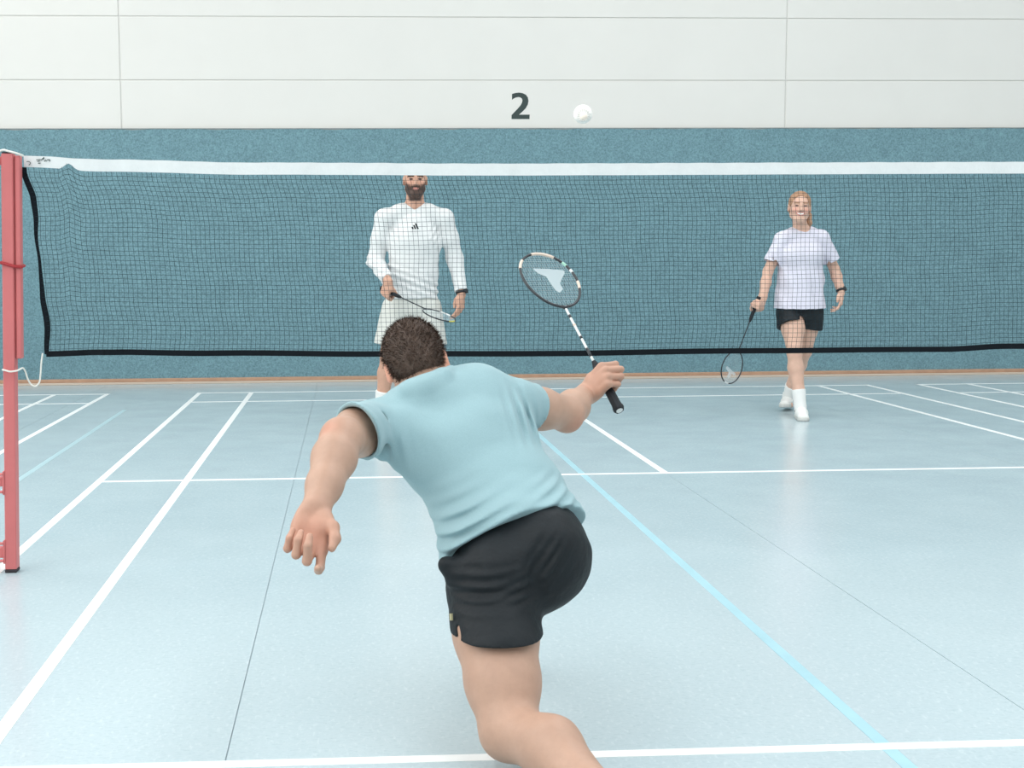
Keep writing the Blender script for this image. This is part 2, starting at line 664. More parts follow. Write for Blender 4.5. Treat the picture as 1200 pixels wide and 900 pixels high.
TOPZ = [(NX0, 1.541), (-2.60, 1.527), (-2.04, 1.514), (-1.09, 1.508), (0.88, 1.510), (2.2, 1.522), (NX1, 1.541)]
BOTZ = [(NX0, 0.812), (-2.6, 0.818), (-2.2, 0.808), (-1.6, 0.800), (-1.09, 0.796), (-0.45, 0.797), (0.2, 0.796), (0.6, 0.795), (0.82, 0.806), (1.4, 0.80), (2.2, 0.803), (NX1, 0.81)]
LEFTX = [(0.0, -2.885), (0.17, -2.853), (0.30, -2.846), (0.52, -2.838), (0.68, -2.829), (0.87, -2.820), (1.0, -2.824)]


def tape_low(x):
    d = 0.044 - 0.024 * math.exp(-((x + 2.722) / 0.022) ** 2)
    return interp(x, TOPZ) - (d if x > -2.72 else min(d, 0.041))


def net_pt(u, t):
    """u: 0..1 from the left edge to the right edge, t: 0..1 from tape to bottom binding"""
    xl = interp(t, LEFTX)
    x = xl + (NX1 - 0.02 - xl) * u
    zt, zb = tape_low(x) - 0.001, interp(x, BOTZ)
    z = zt + (zb - zt) * t
    fold = math.exp(-((x + 2.70 - 0.10 * t) / 0.11) ** 2)
    y = 0.012 * math.sin(x * 3.1 + 1.3 * t) * (0.3 + t) + 0.010 * math.sin(x * 7.3 - 2.0 * t) * t + fold * 0.03 * math.sin((x + 2.7) * 42) * (1 - 0.7 * t)
    x += 0.0022 * math.sin(z * 31 + x * 3) + 0.002 * math.sin(x * 19 + z * 7)
    z += (0.002 * math.sin(x * 23 + z * 11) + 0.002 * math.sin(x * 9.1 - z * 5)) * (1 - t) * min(1, 8 * t)
    return (x, y, z)


net = empty('badminton_net', (0, 0, 0))
tag(net, 'long badminton net with white top tape and black bottom edge, strung across the court', 'net')
NV, NH = 326, 39


def cords(lines, r):
    V, F = [], []
    for pts in lines:
        pts = np.array(pts)
        t = np.gradient(pts, axis=0)
        t /= np.linalg.norm(t, axis=1)[:, None]
        a = np.cross(t, np.array([0.0, 1.0, 0.0])); a /= np.linalg.norm(a, axis=1)[:, None]
        b_ = np.cross(t, a)
        base = sum(len(v) for v in V)
        m = len(pts)
        for k in range(3):
            th = 2 * math.pi * k / 3 + 0.5
            V.append(pts + r * (a * math.cos(th) + b_ * math.sin(th)))
        i = np.arange(m - 1)
        for k in range(3):
            k2 = (k + 1) % 3
            F.append(np.stack([base + k * m + i, base + k2 * m + i, base + k2 * m + i + 1, base + k * m + i + 1], 1))
    return np.concatenate(V), np.concatenate(F)


lines = [[net_pt(i / NV, t / 22) for t in range(23)] for i in range(1, NV)]
lines += [[net_pt(i / 280, t / NH) for i in range(281)] for t in range(1, NH)]
v, f = cords(lines, 0.0007)
mesh('netting', v, f, m_cord, net, False, kind='stuff')


def ribbon(name, top, bot, th, m, parent, nseg=240, ycomp=None):
    """flat band between two point functions of u, with thickness th"""
    V, F = [], []
    for i in range(nseg + 1):
        u = i / nseg
        p, q = np.array(top(u)), np.array(bot(u))
        c = np.array([0, th / 2, 0])
        V += [p - c, q - c, q + c, p + c]
    for i in range(nseg):
        a = i * 4
        for k in range(4):
            F.append((a + k, a + 4 + k, a + 4 + (k + 1) % 4, a + (k + 1) % 4))
    F += [(0, 1, 2, 3), (nseg * 4 + 3, nseg * 4 + 2, nseg * 4 + 1, nseg * 4)]
    return mesh(name, V, F, m, parent, False)


xx = lambda u: NX0 + (NX1 - NX0) * u
yw = lambda x: 0.003 * math.sin(x * 17) + 0.002 * math.sin(x * 41)
tape = ribbon('top_tape', lambda u: (xx(u), yw(xx(u)), interp(xx(u), TOPZ) + 0.0005 * math.sin(xx(u) * 47)), lambda u: (xx(u), yw(xx(u)), tape_low(xx(u))), 0.006, m_tape, net, 500)
ribbon('bottom_binding', lambda u: np.array(net_pt(u, 1.0)) + [0, 0, 0.011], lambda u: np.array(net_pt(u, 1.0)) - [0, 0, 0.010], 0.005, m_blacktape, net)
sw = lambda t: 0.006 + 0.003 * math.sin(t * 9 + 0.5)
ribbon('side_binding', lambda t: np.array(net_pt(0, t)) - [sw(t), 0, 0], lambda t: np.array(net_pt(0, t)) + [sw(t) + 0.003, 0.004, 0], 0.004, m_blacktape, net, 40)
ribbon('side_binding', lambda t: np.array(net_pt(1, t)) - [0.009, 0, 0], lambda t: np.array(net_pt(1, t)) + [0.012, 0.004, 0], 0.004, m_blacktape, net, 40)
# small maker's print on the tape end: a question-mark-like sign and a short dark green scribble
pr = MB()
def onT(px, py): return np.array(at(px, py, -0.006))
pr.tube([onT(31.2, 189.8), onT(32.2, 189.3), onT(33.6, 189.3), onT(35.2, 190.0), onT(35.8, 191.2), onT(34.9, 192.5), onT(33.8, 193.6)], 0.0013, 5)
for st in ([(42.4, 187.3), (48, 187.0)], [(44.6, 191.4), (47.4, 191.2)], [(48, 187.6), (50.6, 185.2), (51.6, 184.2)], [(49.6, 186.6), (51.8, 185.6)],
           [(52.2, 189.2), (53.4, 187.4), (54.6, 188.6)], [(55, 187.4), (58.4, 187.0), (58.2, 189.2)], [(43.5, 189.2), (46.6, 188.6)]):
    pr.tube([onT(*q) for q in st], 0.0014, 5)
pr.build('tape_print', m_print, tape)
# the cord from the lower corner of the net to the post
c0 = at(50, 417, -0.005)
cp = [at(50, 414, -0.004), at(48.5, 424, -0.01), at(47.5, 438, -0.012), at(46, 448, -0.014), at(42, 452.5, -0.018), at(37, 451, -0.02), at(32.5, 444, -0.025),
      at(30, 436, -0.03), at(27, 431.5, -0.05), at(23, 433, -0.062), at(19.5, 434.5, -0.066), at(12, 435.5, -0.068), at(6, 434, -0.066), at(3.0, 433.4, -0.05)]
def smooth_path(P, n):
    P = [np.array(p) for p in P]
    out = []
    for i in range(len(P) - 1):
        p0, p1, p2, p3 = P[max(i - 1, 0)], P[i], P[i + 1], P[min(i + 2, len(P) - 1)]
        for k in range(n):
            t = k / n
            out.append(0.5 * ((2 * p1) + (-p0 + p2) * t + (2 * p0 - 5 * p1 + 4 * p2 - p3) * t * t + (-p0 + 3 * p1 - 3 * p2 + p3) * t ** 3))
    return out + [P[-1]]
MB().tube(smooth_path(cp, 6), 0.0032, 7).build('tie_cord', m_rope, net, True)


def post_frame(base, sgn, label):
    """sgn=+1: net side towards +x.  A square upright with a slide rail on its net side and a twin upright joined by bars."""
    r = empty('net_post', base)
    tag(r, label, 'net post', 'net posts')
    bx, by = base[0], base[1]
    lean = 0.042 * sgn
    def bar(x0, x1, y0, y1, z0, z1, name, m=m_red, bev=0.003, ln=lean):
        mb = MB().box(*sorted((bx + sgn * x0, bx + sgn * x1)), by + y0, by + y1, z0, z1, bev)
        mb.V = [(x + ln * z / 1.55, y, z) for x, y, z in mb.V]
        return mb.build(name, m, r)
    bar(-0.026, 0.016, -0.025, 0.025, 0.012, 1.545, 'upright')
    bar(-0.027, 0.017, -0.026, 0.026, 0.0, 0.014, 'foot_cap', m_rubber)
    bar(-0.024, 0.014, -0.023, 0.023, 1.545, 1.551, 'top_cap', m_rubber, 0.002)
    bar(0.021, 0.040, -0.018, 0.018, 0.80, 1.538, 'slide_rail')
    bar(0.012, 0.024, -0.010, 0.010, 0.80, 1.536, 'rail_web')
    # bars to the twin upright
    T = -0.86
    bar(-0.026, T, -0.018, 0.018, 1.505, 1.535, 'top_bar', ln=lean)
    bar(-0.026, T, -0.016, 0.016, 0.055, 0.095, 'lower_bar', ln=lean)
    bar(-0.026, T, -0.016, 0.016, 0.325, 0.36, 'middle_bar', ln=lean)
    bar(T + 0.02, T - 0.022, -0.025, 0.025, 0.012, 1.545, 'upright', ln=-lean)
    bar(T + 0.021, T - 0.023, -0.026, 0.026, 0.0, 0.014, 'foot_cap', m_rubber, ln=-lean)
    for z0, z1 in ((0.035, 0.125), (0.295, 0.385)):
        bar(-0.032, -0.024, -0.030, 0.030, z0, z1, 'bracket')
        for z in (z0 + 0.012, z1 - 0.012):
            mb = MB().tube([(bx - sgn * 0.03, by - 0.028, z), (bx - sgn * 0.046, by - 0.028, z)], 0.006, 6)
            mb.V = [(x + lean * zz / 1.55, y, zz) for x, y, zz in mb.V]
            mb.build('bolt', m_red, r)
    # strap and cord
    z = 1.148
    pts = [(-0.029, -0.029, z + 0.004), (0.019, -0.029, z - 0.010), (0.043, -0.022, z - 0.012), (0.043, 0.022, z - 0.008), (0.019, 0.029, z), (-0.029, 0.029, z + 0.006)]
    mb = MB().tube([(bx + sgn * a + lean * c / 1.55, by + b_, c) for a, b_, c in pts], 0.006, 6, closed=True)
    mb.build('strap', m_redstrap, r)
    pts = [(0.05, -0.01, 1.537), (0.03, -0.026, 1.545), (0.0, -0.03, 1.553), (-0.02, -0.02, 1.557), (-0.05, -0.024, 1.545), (-0.075, -0.026, 1.53)]
    MB().tube(smooth_path([(bx + sgn * a + lean, by + b_, c) for a, b_, c in pts], 4), 0.004, 6).build('top_cord', m_rope, r, True)
    hang = [(-0.038, -0.026, 1.543), (-0.036, -0.03, 1.40), (-0.036, -0.03, 1.24), (-0.044, -0.03, 1.20), (-0.048, -0.03, 1.13)]
    MB().tube(smooth_path([(bx + sgn * a + lean * c / 1.55, by + b_, c) for a, b_, c in hang], 4), [0.003] * 8 + [0.003] * 4 + [0.009] * 5, 6).build('hanging_cord', m_rope, r, True)
    return r


post_frame((-2.967, -0.03, 0), 1, 'red metal net post on the left, white cord tied low around it')
post_frame((2.985, -0.03, 0), -1, 'red metal net post at the far right end of the net')

# ------------------------------------------------------------------ people: shared anatomy
m_skin = mat('skin', (0, 0, 0), 0.5, 0.35, noise=(38, 0.05, 4), fine=(9, 0.05, 3), bump=(240, 0.12, 0.002), attr=True, sss=0.06)
m_white_shirt = mat('white_jersey', (226, 227, 227), 0.85, 0.2, bump=[(9, 0.35, 0.02), (420, 0.15, 0.001)], sheen=0.1)
m_lilac = mat('pale_lilac_cotton', (219, 216, 229), 0.9, 0.15, noise=(60, 0.02, 2), bump=[(11, 0.4, 0.02), (420, 0.15, 0.001)], sheen=0.1)
m_teal = mat('light_teal_jersey', (151, 180, 186), 0.88, 0.2, fine=(330, 0.05, 2), bump=[(10, 0.25, 0.014), (700, 0.2, 0.0008)], sheen=0.15)
m_black = mat('black_sport_fabric', (17, 23, 28), 0.62, 0.35, fine=(300, 0.08, 2), bump=[(22, 0.5, 0.012), (600, 0.2, 0.0008)])
m_shorts_w = mat('off_white_shorts_cloth', (214, 214, 208), 0.85, 0.2, bump=[(14, 0.4, 0.014)])
m_sock = mat('white_sock_knit', (238, 238, 236), 0.9, bump=(160, 0.4, 0.003))
m_shoe = mat('white_shoe', (236, 236, 233), 0.5)
m_sole = mat('pale_grey_sole', (206, 206, 202), 0.6)
m_soledark = mat('dark_shoe_stripe', (96, 98, 104), 0.6)
m_hair_b = mat('brown_hair', (84, 66, 56), 0.55, 0.4, noise=(60, 0.35, 4))
m_hair_g = mat('strawberry_blond_hair', (172, 132, 104), 0.5, 0.4, noise=(45, 0.22, 4))
m_watch = mat('black_watch', (24, 26, 30), 0.4)
m_logo = mat('dark_print', (38, 42, 44), 0.7)
m_reflect = mat('pale_reflective_print', (176, 168, 132), 0.4)

SKIN_FG = np.array(srgb(188, 151, 131)[:3])
SKIN_M = np.array(srgb(205, 160, 138)[:3])
SKIN_G = np.array(srgb(216, 176, 156)[:3])


def lerp(a, b, t):
    return np.array(a) + (np.array(b) - np.array(a)) * t


def head(V, o, s, f, u, sc, nose=1.0):
    L = lambda x, y, z: o + sc * (x * s + y * f + z * u)
    A = [s, f, u]
    R = lambda *q: tuple(sc * np.array(q))
    V.ell(L(0, -0.012, 0.030), R(0.077, 0.098, 0.087), A, 0.01)
    V.ell(L(0, 0.030, -0.030), R(0.062, 0.062, 0.082), A, 0.03 * sc)
    V.ell(L(0, 0.056, -0.090), R(0.030, 0.030, 0.025), A, 0.03 * sc)
    for e in (-1, 1):
        V.rc(L(e * 0.051, 0.002, -0.058), L(e * 0.020, 0.072, -0.098), 0.021 * sc, 0.016 * sc, 0.022 * sc)
        V.ell(L(e * 0.029, 0.080, 0.030), R(0.028, 0.013, 0.011), A, 0.014 * sc)
        V.ell(L(e * 0.041, 0.066, -0.024), R(0.024, 0.024, 0.023), A, 0.02 * sc)
        V.ell(L(e * 0.031, 0.108, 0.008), R(0.020, 0.020, 0.012), A, 0.012 * sc, 's')
    V.rc(L(0, 0.092, 0.014), L(0, 0.110 + 0.004 * nose, -0.026), 0.008 * sc, 0.0115 * sc, 0.012 * sc)
    for e in (-1, 1):
        V.ell(L(e * 0.013, 0.098, -0.030), R(0.008, 0.010, 0.008), A, 0.006 * sc)
        V.ell(L(e * 0.031, 0.078, 0.007), R(0.015, 0.0145, 0.011), A, 0.003 * sc)
    V.rc(L(-0.018, 0.084, -0.054), L(0.018, 0.084, -0.054), 0.007 * sc, 0.007 * sc, 0.008 * sc)
    V.rc(L(-0.015, 0.084, -0.066), L(0.015, 0.084, -0.066), 0.007 * sc, 0.007 * sc, 0.008 * sc)
    for e in (-1, 1):
        V.ell(L(e * 0.079, -0.010, -0.004), R(0.010, 0.020, 0.032), [nrm(s + e * -0.35 * f), nrm(f + e * 0.35 * s), u], 0.008 * sc)
        V.ell(L(e * 0.092, -0.002, -0.002), R(0.009, 0.010, 0.018), A, 0.006 * sc, 's')


def local(P, o, s, f, u, sc):
    q = (P - o) / sc
    return q @ s, q @ f, q @ u


def sstep(x, a, b):
    t = np.clip((x - a) / (b - a), 0, 1)
    return t * t * (3 - 2 * t)


def hand(V, o, y, z, side, curls, thumb, sc=1.0, spread=1.0, k=0.004):
    """o wrist, y towards the knuckles, z out of the palm; side +1 right, -1 left"""
    y = nrm(y); z = np.array(z, float); z = nrm(z - y * (z @ y))
    x = np.cross(y, z) * side                                   # towards the thumb
    L = lambda a, b, c: o + sc * (a * x + b * y + c * z)
    V.ec(L(0, 0.002, 0), L(0.0, 0.045, 0), x, (0.028 * sc, 0.020 * sc), (0.036 * sc, 0.0165 * sc), 0.012)
    V.ec(L(0, 0.045, 0), L(-0.002, 0.083, 0), x, (0.036 * sc, 0.0165 * sc), (0.0395 * sc, 0.0135 * sc), 0.010)
    V.ell(L(0.022, 0.036, 0.010), (0.019 * sc, 0.030 * sc, 0.015 * sc), [x, y, z], 0.012)      # ball of the thumb
    V.ell(L(-0.024, 0.034, 0.008), (0.013 * sc, 0.032 * sc, 0.013 * sc), [x, y, z], 0.012)
    mcp = [(0.028, 0.092), (0.008, 0.096), (-0.012, 0.092), (-0.030, 0.082)]
    ph = [(0.043, 0.026, 0.020), (0.048, 0.030, 0.021), (0.044, 0.028, 0.021), (0.034, 0.021, 0.019)]
    rr = [(0.0098, 0.0090, 0.0082, 0.0070), (0.0100, 0.0092, 0.0083, 0.0071), (0.0096, 0.0088, 0.0079, 0.0067), (0.0086, 0.0078, 0.0070, 0.0060)]
    sp = [0.10, 0.02, -0.06, -0.16]
    for i in range(4):
        p = L(mcp[i][0], mcp[i][1], 0.0)
        V.rc(L(mcp[i][0] * 0.9, mcp[i][1] - 0.03, 0), p, 0.011 * sc, 0.0108 * sc, 0.006)
        th = 0.0
        for j in range(3):
            th += math.radians(curls[i][j])
            d = y * math.cos(th) + z * math.sin(th) + x * sp[i] * spread * math.cos(th)
            q = p + nrm(d) * ph[i][j] * sc
            V.rc(p, q, rr[i][j] * sc, rr[i][j + 1] * sc, k if j else 0.006)
            p = q
    tp = [L(*t) for t in thumb]
    V.chain(tp, [0.0125 * sc, 0.0115 * sc, 0.0105 * sc, 0.0080 * sc], 0.010)


def arm(V, sh, el, wr, g=1.0):
    V.chain([sh, lerp(sh, el, 0.5), el], [0.056 * g, 0.050 * g, 0.043 * g], 0.03)
    V.chain([el, lerp(el, wr, 0.30), lerp(el, wr, 0.7), wr], [0.041 * g, 0.0445 * g, 0.035 * g, 0.0285 * g], 0.02)


def leg(V, hip, kn, an, back, g=1.0, knee=0.056):
    V.chain([hip, lerp(hip, kn, 0.45), kn], [0.092 * g, 0.083 * g, knee * g], 0.03)
    c = lerp(kn, an, 0.30) + np.array(back) * 0.018
    V.chain([kn, c, lerp(kn, an, 0.72), an], [0.052 * g, 0.057 * g, 0.042 * g, 0.035 * g], 0.025)


def shoe(parent, an, toe, m_up=m_shoe, size=0.28, up=(0, 0, 1), h=0.004, sock=True, leg_dir=None, sock_len=0.12, sock_r=0.043):
    """an: ankle joint; toe: direction of the foot; the sole lies 0.085 below the ankle"""
    u = nrm(up)
    t = np.array(toe, float); t = nrm(t - u * (t @ u))
    s = np.cross(t, u)
    L = lambda a, b, c: np.array(an) + s * a + t * b + u * c
    k = size / 0.28
    z0 = -0.085
    V = Vol(h)
    V.ec(L(0, -0.045 * k, z0 + 0.045), L(0, 0.06 * k, z0 + 0.045), s, (0.036 * k, 0.042), (0.046 * k, 0.040), 0.01)
    V.ec(L(0, 0.05 * k, z0 + 0.040), L(0.004, 0.17 * k, z0 + 0.028), s, (0.046 * k, 0.040), (0.042 * k, 0.024), 0.02)
    V.ec(L(0, -0.030 * k, z0 + 0.06), L(0, -0.012 * k, z0 + 0.118), s, (0.040 * k, 0.044), (0.043 * k, 0.046), 0.02, flat=(False, True))
    V.ec(L(0, -0.010 * k, z0 + 0.105), L(0, -0.008 * k, z0 + 0.15), s, (0.036 * k, 0.039), (0.037 * k, 0.040), 0.004, 's')
    V.cut(L(0, 0, z0 + 0.022), -u, 0.002)
    sh = V.build('shoe', m_up, parent)
    S = Vol(h)
    S.ec(L(0, -0.047 * k, z0 + 0.012), L(0, 0.06 * k, z0 + 0.012), s, (0.041 * k, 0.04), (0.047 * k, 0.04), 0.01)
    S.ec(L(0, 0.06 * k, z0 + 0.012), L(0.004, 0.172 * k, z0 + 0.012), s, (0.047 * k, 0.04), (0.046 * k, 0.04), 0.01)
    S.cut(L(0, 0, z0 + 0.026), u, 0.003)
    S.cut(L(0, 0, z0), -u, 0.003)
    S.build('sole', m_sole, sh)
    lace = MB()
    for i in range(4):
        b0 = (0.035 + 0.022 * i) * k
        zz = z0 + 0.094 - 0.012 * i
        lace.tube([L(-0.022, b0, zz - 0.008), L(0, b0 + 0.004, zz), L(0.022, b0, zz - 0.008)], 0.003, 5)
    lace.build('laces', m_sock, sh)
    for e in (-1, 1):                                            # dark side stripe
        MB().tube([L(e * 0.043 * k, 0.00, z0 + 0.060), L(e * 0.0455 * k, 0.035 * k, z0 + 0.044), L(e * 0.0465 * k, 0.075 * k, z0 + 0.034)], [0.003, 0.005, 0.002], 6).build('side_stripe', m_soledark, sh)
    if sock:
        d = nrm(leg_dir)
        K = Vol(h)
        K.rc(L(0, 0.02, -0.045), L(0, 0, 0), sock_r - 0.010, sock_r - 0.004, 0.01)
        K.rc(L(0, 0.0, -0.02), np.array(an) + d * (sock_len + 0.01), sock_r - 0.001, sock_r + 0.009 * sock_len / 0.12, 0.02)
        K.cut(np.array(an) + d * sock_len, d, 0.004)
        K.build('sock', m_sock, parent)
    return sh


def watch(parent, wr, axis, out, r=0.034):
    a = nrm(axis)
    o = np.array(out, float); o = nrm(o - a * (o @ a))
    b = np.cross(a, o)
    band = MB()
    band.tube([np.array(wr) + (o * math.cos(t) * r + b * math.sin(t) * r * 1.05) for t in np.linspace(0, 2 * math.pi, 25)[:-1]], 0.009, 6, closed=True)
    w = band.build('wristwatch', m_watch, parent, True)
    MB().tube([np.array(wr) + o * (r + 0.002), np.array(wr) + o * (r + 0.014)], [0.019, 0.017], 14).build('watch_face', m_watch, w)


# ------------------------------------------------------------------ rackets
m_rk_black = mat('racket_black', (22, 28, 36), 0.3, 0.6)
m_rk_pale = mat('racket_cream', (228, 206, 190), 0.35)
m_rk_white = mat('racket_white_gloss', (226, 228, 226), 0.3)
m_grip = mat('black_grip_wrap', (20, 23, 28), 0.75, bump=(90, 0.4, 0.002))
m_string = mat('racket_string', (196, 206, 208), 0.5)
m_mint = mat('racket_mint', (170, 214, 196), 0.35)
m_yellow = mat('racket_yellow', (214, 206, 92), 0.4)


def stencil_material():
    m = bpy.data.materials.new('string_stencil_ink')
    m.use_nodes = True
    N, L = m.node_tree.nodes, m.node_tree.links
    b = N['Principled BSDF']
    b.inputs['Base Color'].default_value = srgb(226, 234, 236)
    b.inputs['Roughness'].default_value = 0.7
    t = N.new('ShaderNodeBsdfTransparent')
    x = N.new('ShaderNodeMixShader')
    x.inputs[0].default_value = 0.36
    L.new(t.outputs[0], x.inputs[1]); L.new(b.outputs[0], x.inputs[2])
    L.new(x.outputs[0], N['Material Output'].inputs['Surface'])
    return m


m_sten = stencil_material()


def racket(butt, a, b, label, decals=(), stencil=None, shaft_mat=m_rk_black, frame_mat=m_rk_black, band=None):
    a = nrm(a); b = np.array(b, float); b = nrm(b - a * (b @ a))
    c = np.cross(a, b)
    butt = np.array(butt)
    r = empty('badminton_racket', tuple(butt))
    tag(r, label, 'racket', 'badminton rackets')
    L = lambda x, z, y=0.0: butt + b * x + a * z + c * y
    MB().tube([L(0, z) for z in (0.012, 0.03, 0.165, 0.176, 0.196)], [0.0152, 0.0142, 0.0135, 0.0115, 0.0065], 8).build('grip', m_grip, r)
    cap = MB().tube([L(0, z) for z in (0.0, 0.006, 0.016)], [0.0150, 0.0172, 0.0165], 8).build('butt_cap', m_grip, r)
    MB().tube([L(0, -0.0012), L(0, 0.0005)], 0.0105, 8).build('butt_badge', m_rk_white, cap)
    sh = MB().tube([L(0, z) for z in np.linspace(0.19, 0.43, 9)], [0.0040] * 9, 10).build('shaft', shaft_mat, r, True)
    for (z0, z1, m) in (band or ()):
        MB().tube([L(0, z0), L(0, z1)], 0.0046, 10).build('shaft_band', m, sh, True)
    hc, ha, hb = 0.550, 0.121, 0.096
    el = lambda t: (hb * math.sin(t) * (1 - 0.06 * math.cos(t)), hc - ha * math.cos(t))
    MB().tube([L(*el(t)) for t in np.linspace(0, 2 * math.pi, 73)[:-1]], 0.0044, 8, closed=True).build('head_frame', frame_mat, r, True)
    MB().tube([L(-0.012, 0.432), L(0, 0.424), L(0.012, 0.432)], [0.005, 0.0065, 0.005], 8).build('throat', frame_mat, r, True)
    for (t0, t1, m) in decals:
        MB().tube([L(*el(math.radians(t))) for t in np.linspace(t0, t1, 14)], 0.0050, 8).build('frame_decal', m, r, True)
    st = MB()
    for i in range(-10, 11):
        x = i * 0.0088
        q = 1 - (x / hb) ** 2
        if q > 0.02:
            dz = ha * math.sqrt(q)
            st.tube([L(x, hc - dz), L(x, hc + dz)], 0.00032, 3)
    for i in range(-12, 13):
        z = i * 0.0095
        q = 1 - (z / ha) ** 2
        if q > 0.02:
            dx = hb * math.sqrt(q)
            st.tube([L(-dx, hc + z), L(dx, hc + z)], 0.00032, 3)
    so = st.build('strings', m_string, r, kind='stuff')
    if stencil:
        MB().prism([(x, z) for x, z in stencil], L(0, hc, -0.0008), b, a, c, 0.0016).build('string_stencil', m_sten, r)
    return r


def px_on_plane(px, py, o, n):
    v = _f + _r * (px - CX) / FPX + _u * (CY - py) / FPX
    return CAM_POS + v * (((np.array(o) - CAM_POS) @ n) / (v @ n))

# ------------------------------------------------------------------ the lunging player seen from behind
def player_lunging():
    root = empty('person', (-1.33, -1.75, 0))
    tag(root, 'player seen from behind, lunging in a light teal t-shirt and black shorts', 'person')
    shL, shR = at(436, 500, -1.60), at(601, 474, -1.51)
    elL, wrL = at(400, 514, -1.88), at(371, 594, -2.07)
    hipL, hipR = at(574, 688, -1.83), at(636, 650, -1.80)
    knL, anL = at(597, 856, -2.07), at(742, 965, -2.44)
    knR, anR = at(592, 640, -1.42), at(588, 764, -1.37)
    T = [at(520, 482, -1.53), at(550, 526, -1.60), at(585, 587, -1.70), at(603, 634, -1.785), at(613, 664, -1.82)]
    ss = nrm(shR - shL)
    sh_ = nrm(np.array([0.15, 0.03, 0.048]))
    # racket held in the right hand
    butt, tip = at(726, 481, -1.16), at(629, 297, -0.70)
    a = nrm(tip - butt)
    b = np.array([0.93, 0.36, 0.0]); b = nrm(b - a * (a @ b))
    # right hand frame: thumb side along the shaft, back of the hand towards the camera
    y = np.array([0.55, -0.45, 0.68]); y = nrm(y - a * (a @ y))
    z = np.cross(a, y)
    gp = butt + a * 0.112
    wrR = gp - y * 0.066 - z * 0.030 - a * 0.004
    elR = at(664, 484, -1.36)
    # head
    ho = at(488, 429, -1.47)
    hu = nrm(np.array([-0.22, 0.60, 0.83])); hs = np.array([1.0, 0.06, 0.30]); hs = nrm(hs - hu * (hs @ hu)); hf = np.cross(hu, hs)
    hsc = 0.97
    V = Vol(0.0034)
    head(V, ho, hs, hf, hu, hsc)
    nb = at(508, 466, -1.55)
    V.ec(ho - hu * 0.045 - hf * 0.03, nb, hs, (0.057, 0.06), (0.066, 0.062), 0.03)
    V.ec(T[0], T[1], ss, (0.15, 0.085), (0.15, 0.10), 0.04)
    V.ec(T[1], T[2], ss, (0.15, 0.10), (0.135, 0.095), 0.04)
    V.ec(T[2], T[4], sh_, (0.135, 0.095), (0.15, 0.105), 0.04)
    V.rc(shL, nb, 0.052, 0.06, 0.04); V.rc(shR, nb, 0.052, 0.06, 0.04)
    arm(V, shL, elL, wrL, 1.12)
    V.chain([shR, lerp(shR, elR, 0.5), elR], [0.053, 0.053, 0.047], 0.03)
    V.chain([elR, lerp(elR, wrR, 0.35), wrR], [0.045, 0.046, 0.031], 0.02)
    V.ell(elR + np.array([0.0, -0.012, -0.02]), (0.03, 0.03, 0.03), None, 0.02)
    # left hand: open, palm towards the camera
    hy = nrm(at(360, 645, -2.145) - wrL)
    hand(V, wrL + hy * 0.006, hy, np.array([-0.12, -1.0, 0.18]), -1,
         [(14, 36, 20), (38, 92, 50), (44, 96, 55), (40, 92, 50)],
         [(0.020, 0.024, 0.010), (0.043, 0.048, 0.020), (0.052, 0.076, 0.026), (0.050, 0.100, 0.030)], 1.12)
    # right hand: closed round the grip
    hand(V, wrR, y, z, 1, [(62, 84, 58), (66, 88, 60), (70, 90, 60), (72, 92, 60)],
         [(0.020, 0.026, 0.012), (0.040, 0.044, 0.026), (0.046, 0.062, 0.046), (0.036, 0.080, 0.056)], 1.08, 0.25)
    # legs
    V.chain([hipL, lerp(hipL, knL, 0.33), lerp(hipL, knL, 0.68), knL], [0.095, 0.097, 0.083, 0.064], 0.03)
    cf = lerp(knL, anL, 0.32) + np.array([0.012, 0.0, 0.022])
    V.chain([knL, cf, lerp(knL, anL, 0.72), anL], [0.060, 0.064, 0.046, 0.036], 0.03)
    V.ell(knL + np.array([0, 0.02, -0.015]), (0.05, 0.05, 0.05), None, 0.03)
    V.chain([hipR, lerp(hipR, knR, 0.5), knR], [0.095, 0.085, 0.060], 0.03)
    V.chain([knR, lerp(knR, anR, 0.3) + np.array([0, -0.018, 0]), lerp(knR, anR, 0.72), anR], [0.055, 0.058, 0.043, 0.036], 0.025)
    V.rc(anR, anR + np.array([0.02, 0.10, -0.05]), 0.034, 0.028, 0.02)
    V.rc(anL, anL + np.array([0.09, -0.05, -0.05]), 0.034, 0.028, 0.02)

    def tint(P):
        c = np.tile(SKIN_FG, (len(P), 1))
        x, yy, zz = local(P, ho, hs, hf, hu, hsc)
        near = np.sqrt(x * x + yy * yy + zz * zz) < 0.16
        ear = near & (np.abs(x) > 0.073) & (zz < 0.04)
        c[ear] = np.array(srgb(222, 160, 136)[:3])
        lips = near & (yy > 0.075) & (np.abs(x) < 0.024) & (zz < -0.046) & (zz > -0.074)
        c[lips] = np.array(srgb(190, 120, 108)[:3])
        eye = near & (yy > 0.08) & (np.hypot((np.abs(x) - 0.031) / 0.013, (zz - 0.007) / 0.006) < 1)
        c[eye] = np.array(srgb(225, 225, 222)[:3])
        iris = near & (yy > 0.08) & (np.hypot(np.abs(x) - 0.031, zz - 0.007) < 0.006)
        c[iris] = np.array(srgb(60, 50, 44)[:3])
        brow = near & (yy > 0.07) & (np.abs(np.abs(x) - 0.031) < 0.021) & (np.abs(zz - 0.032) < 0.006)
        c[brow] = np.array(srgb(74, 56, 46)[:3])
        red = np.array(srgb(202, 130, 106)[:3])
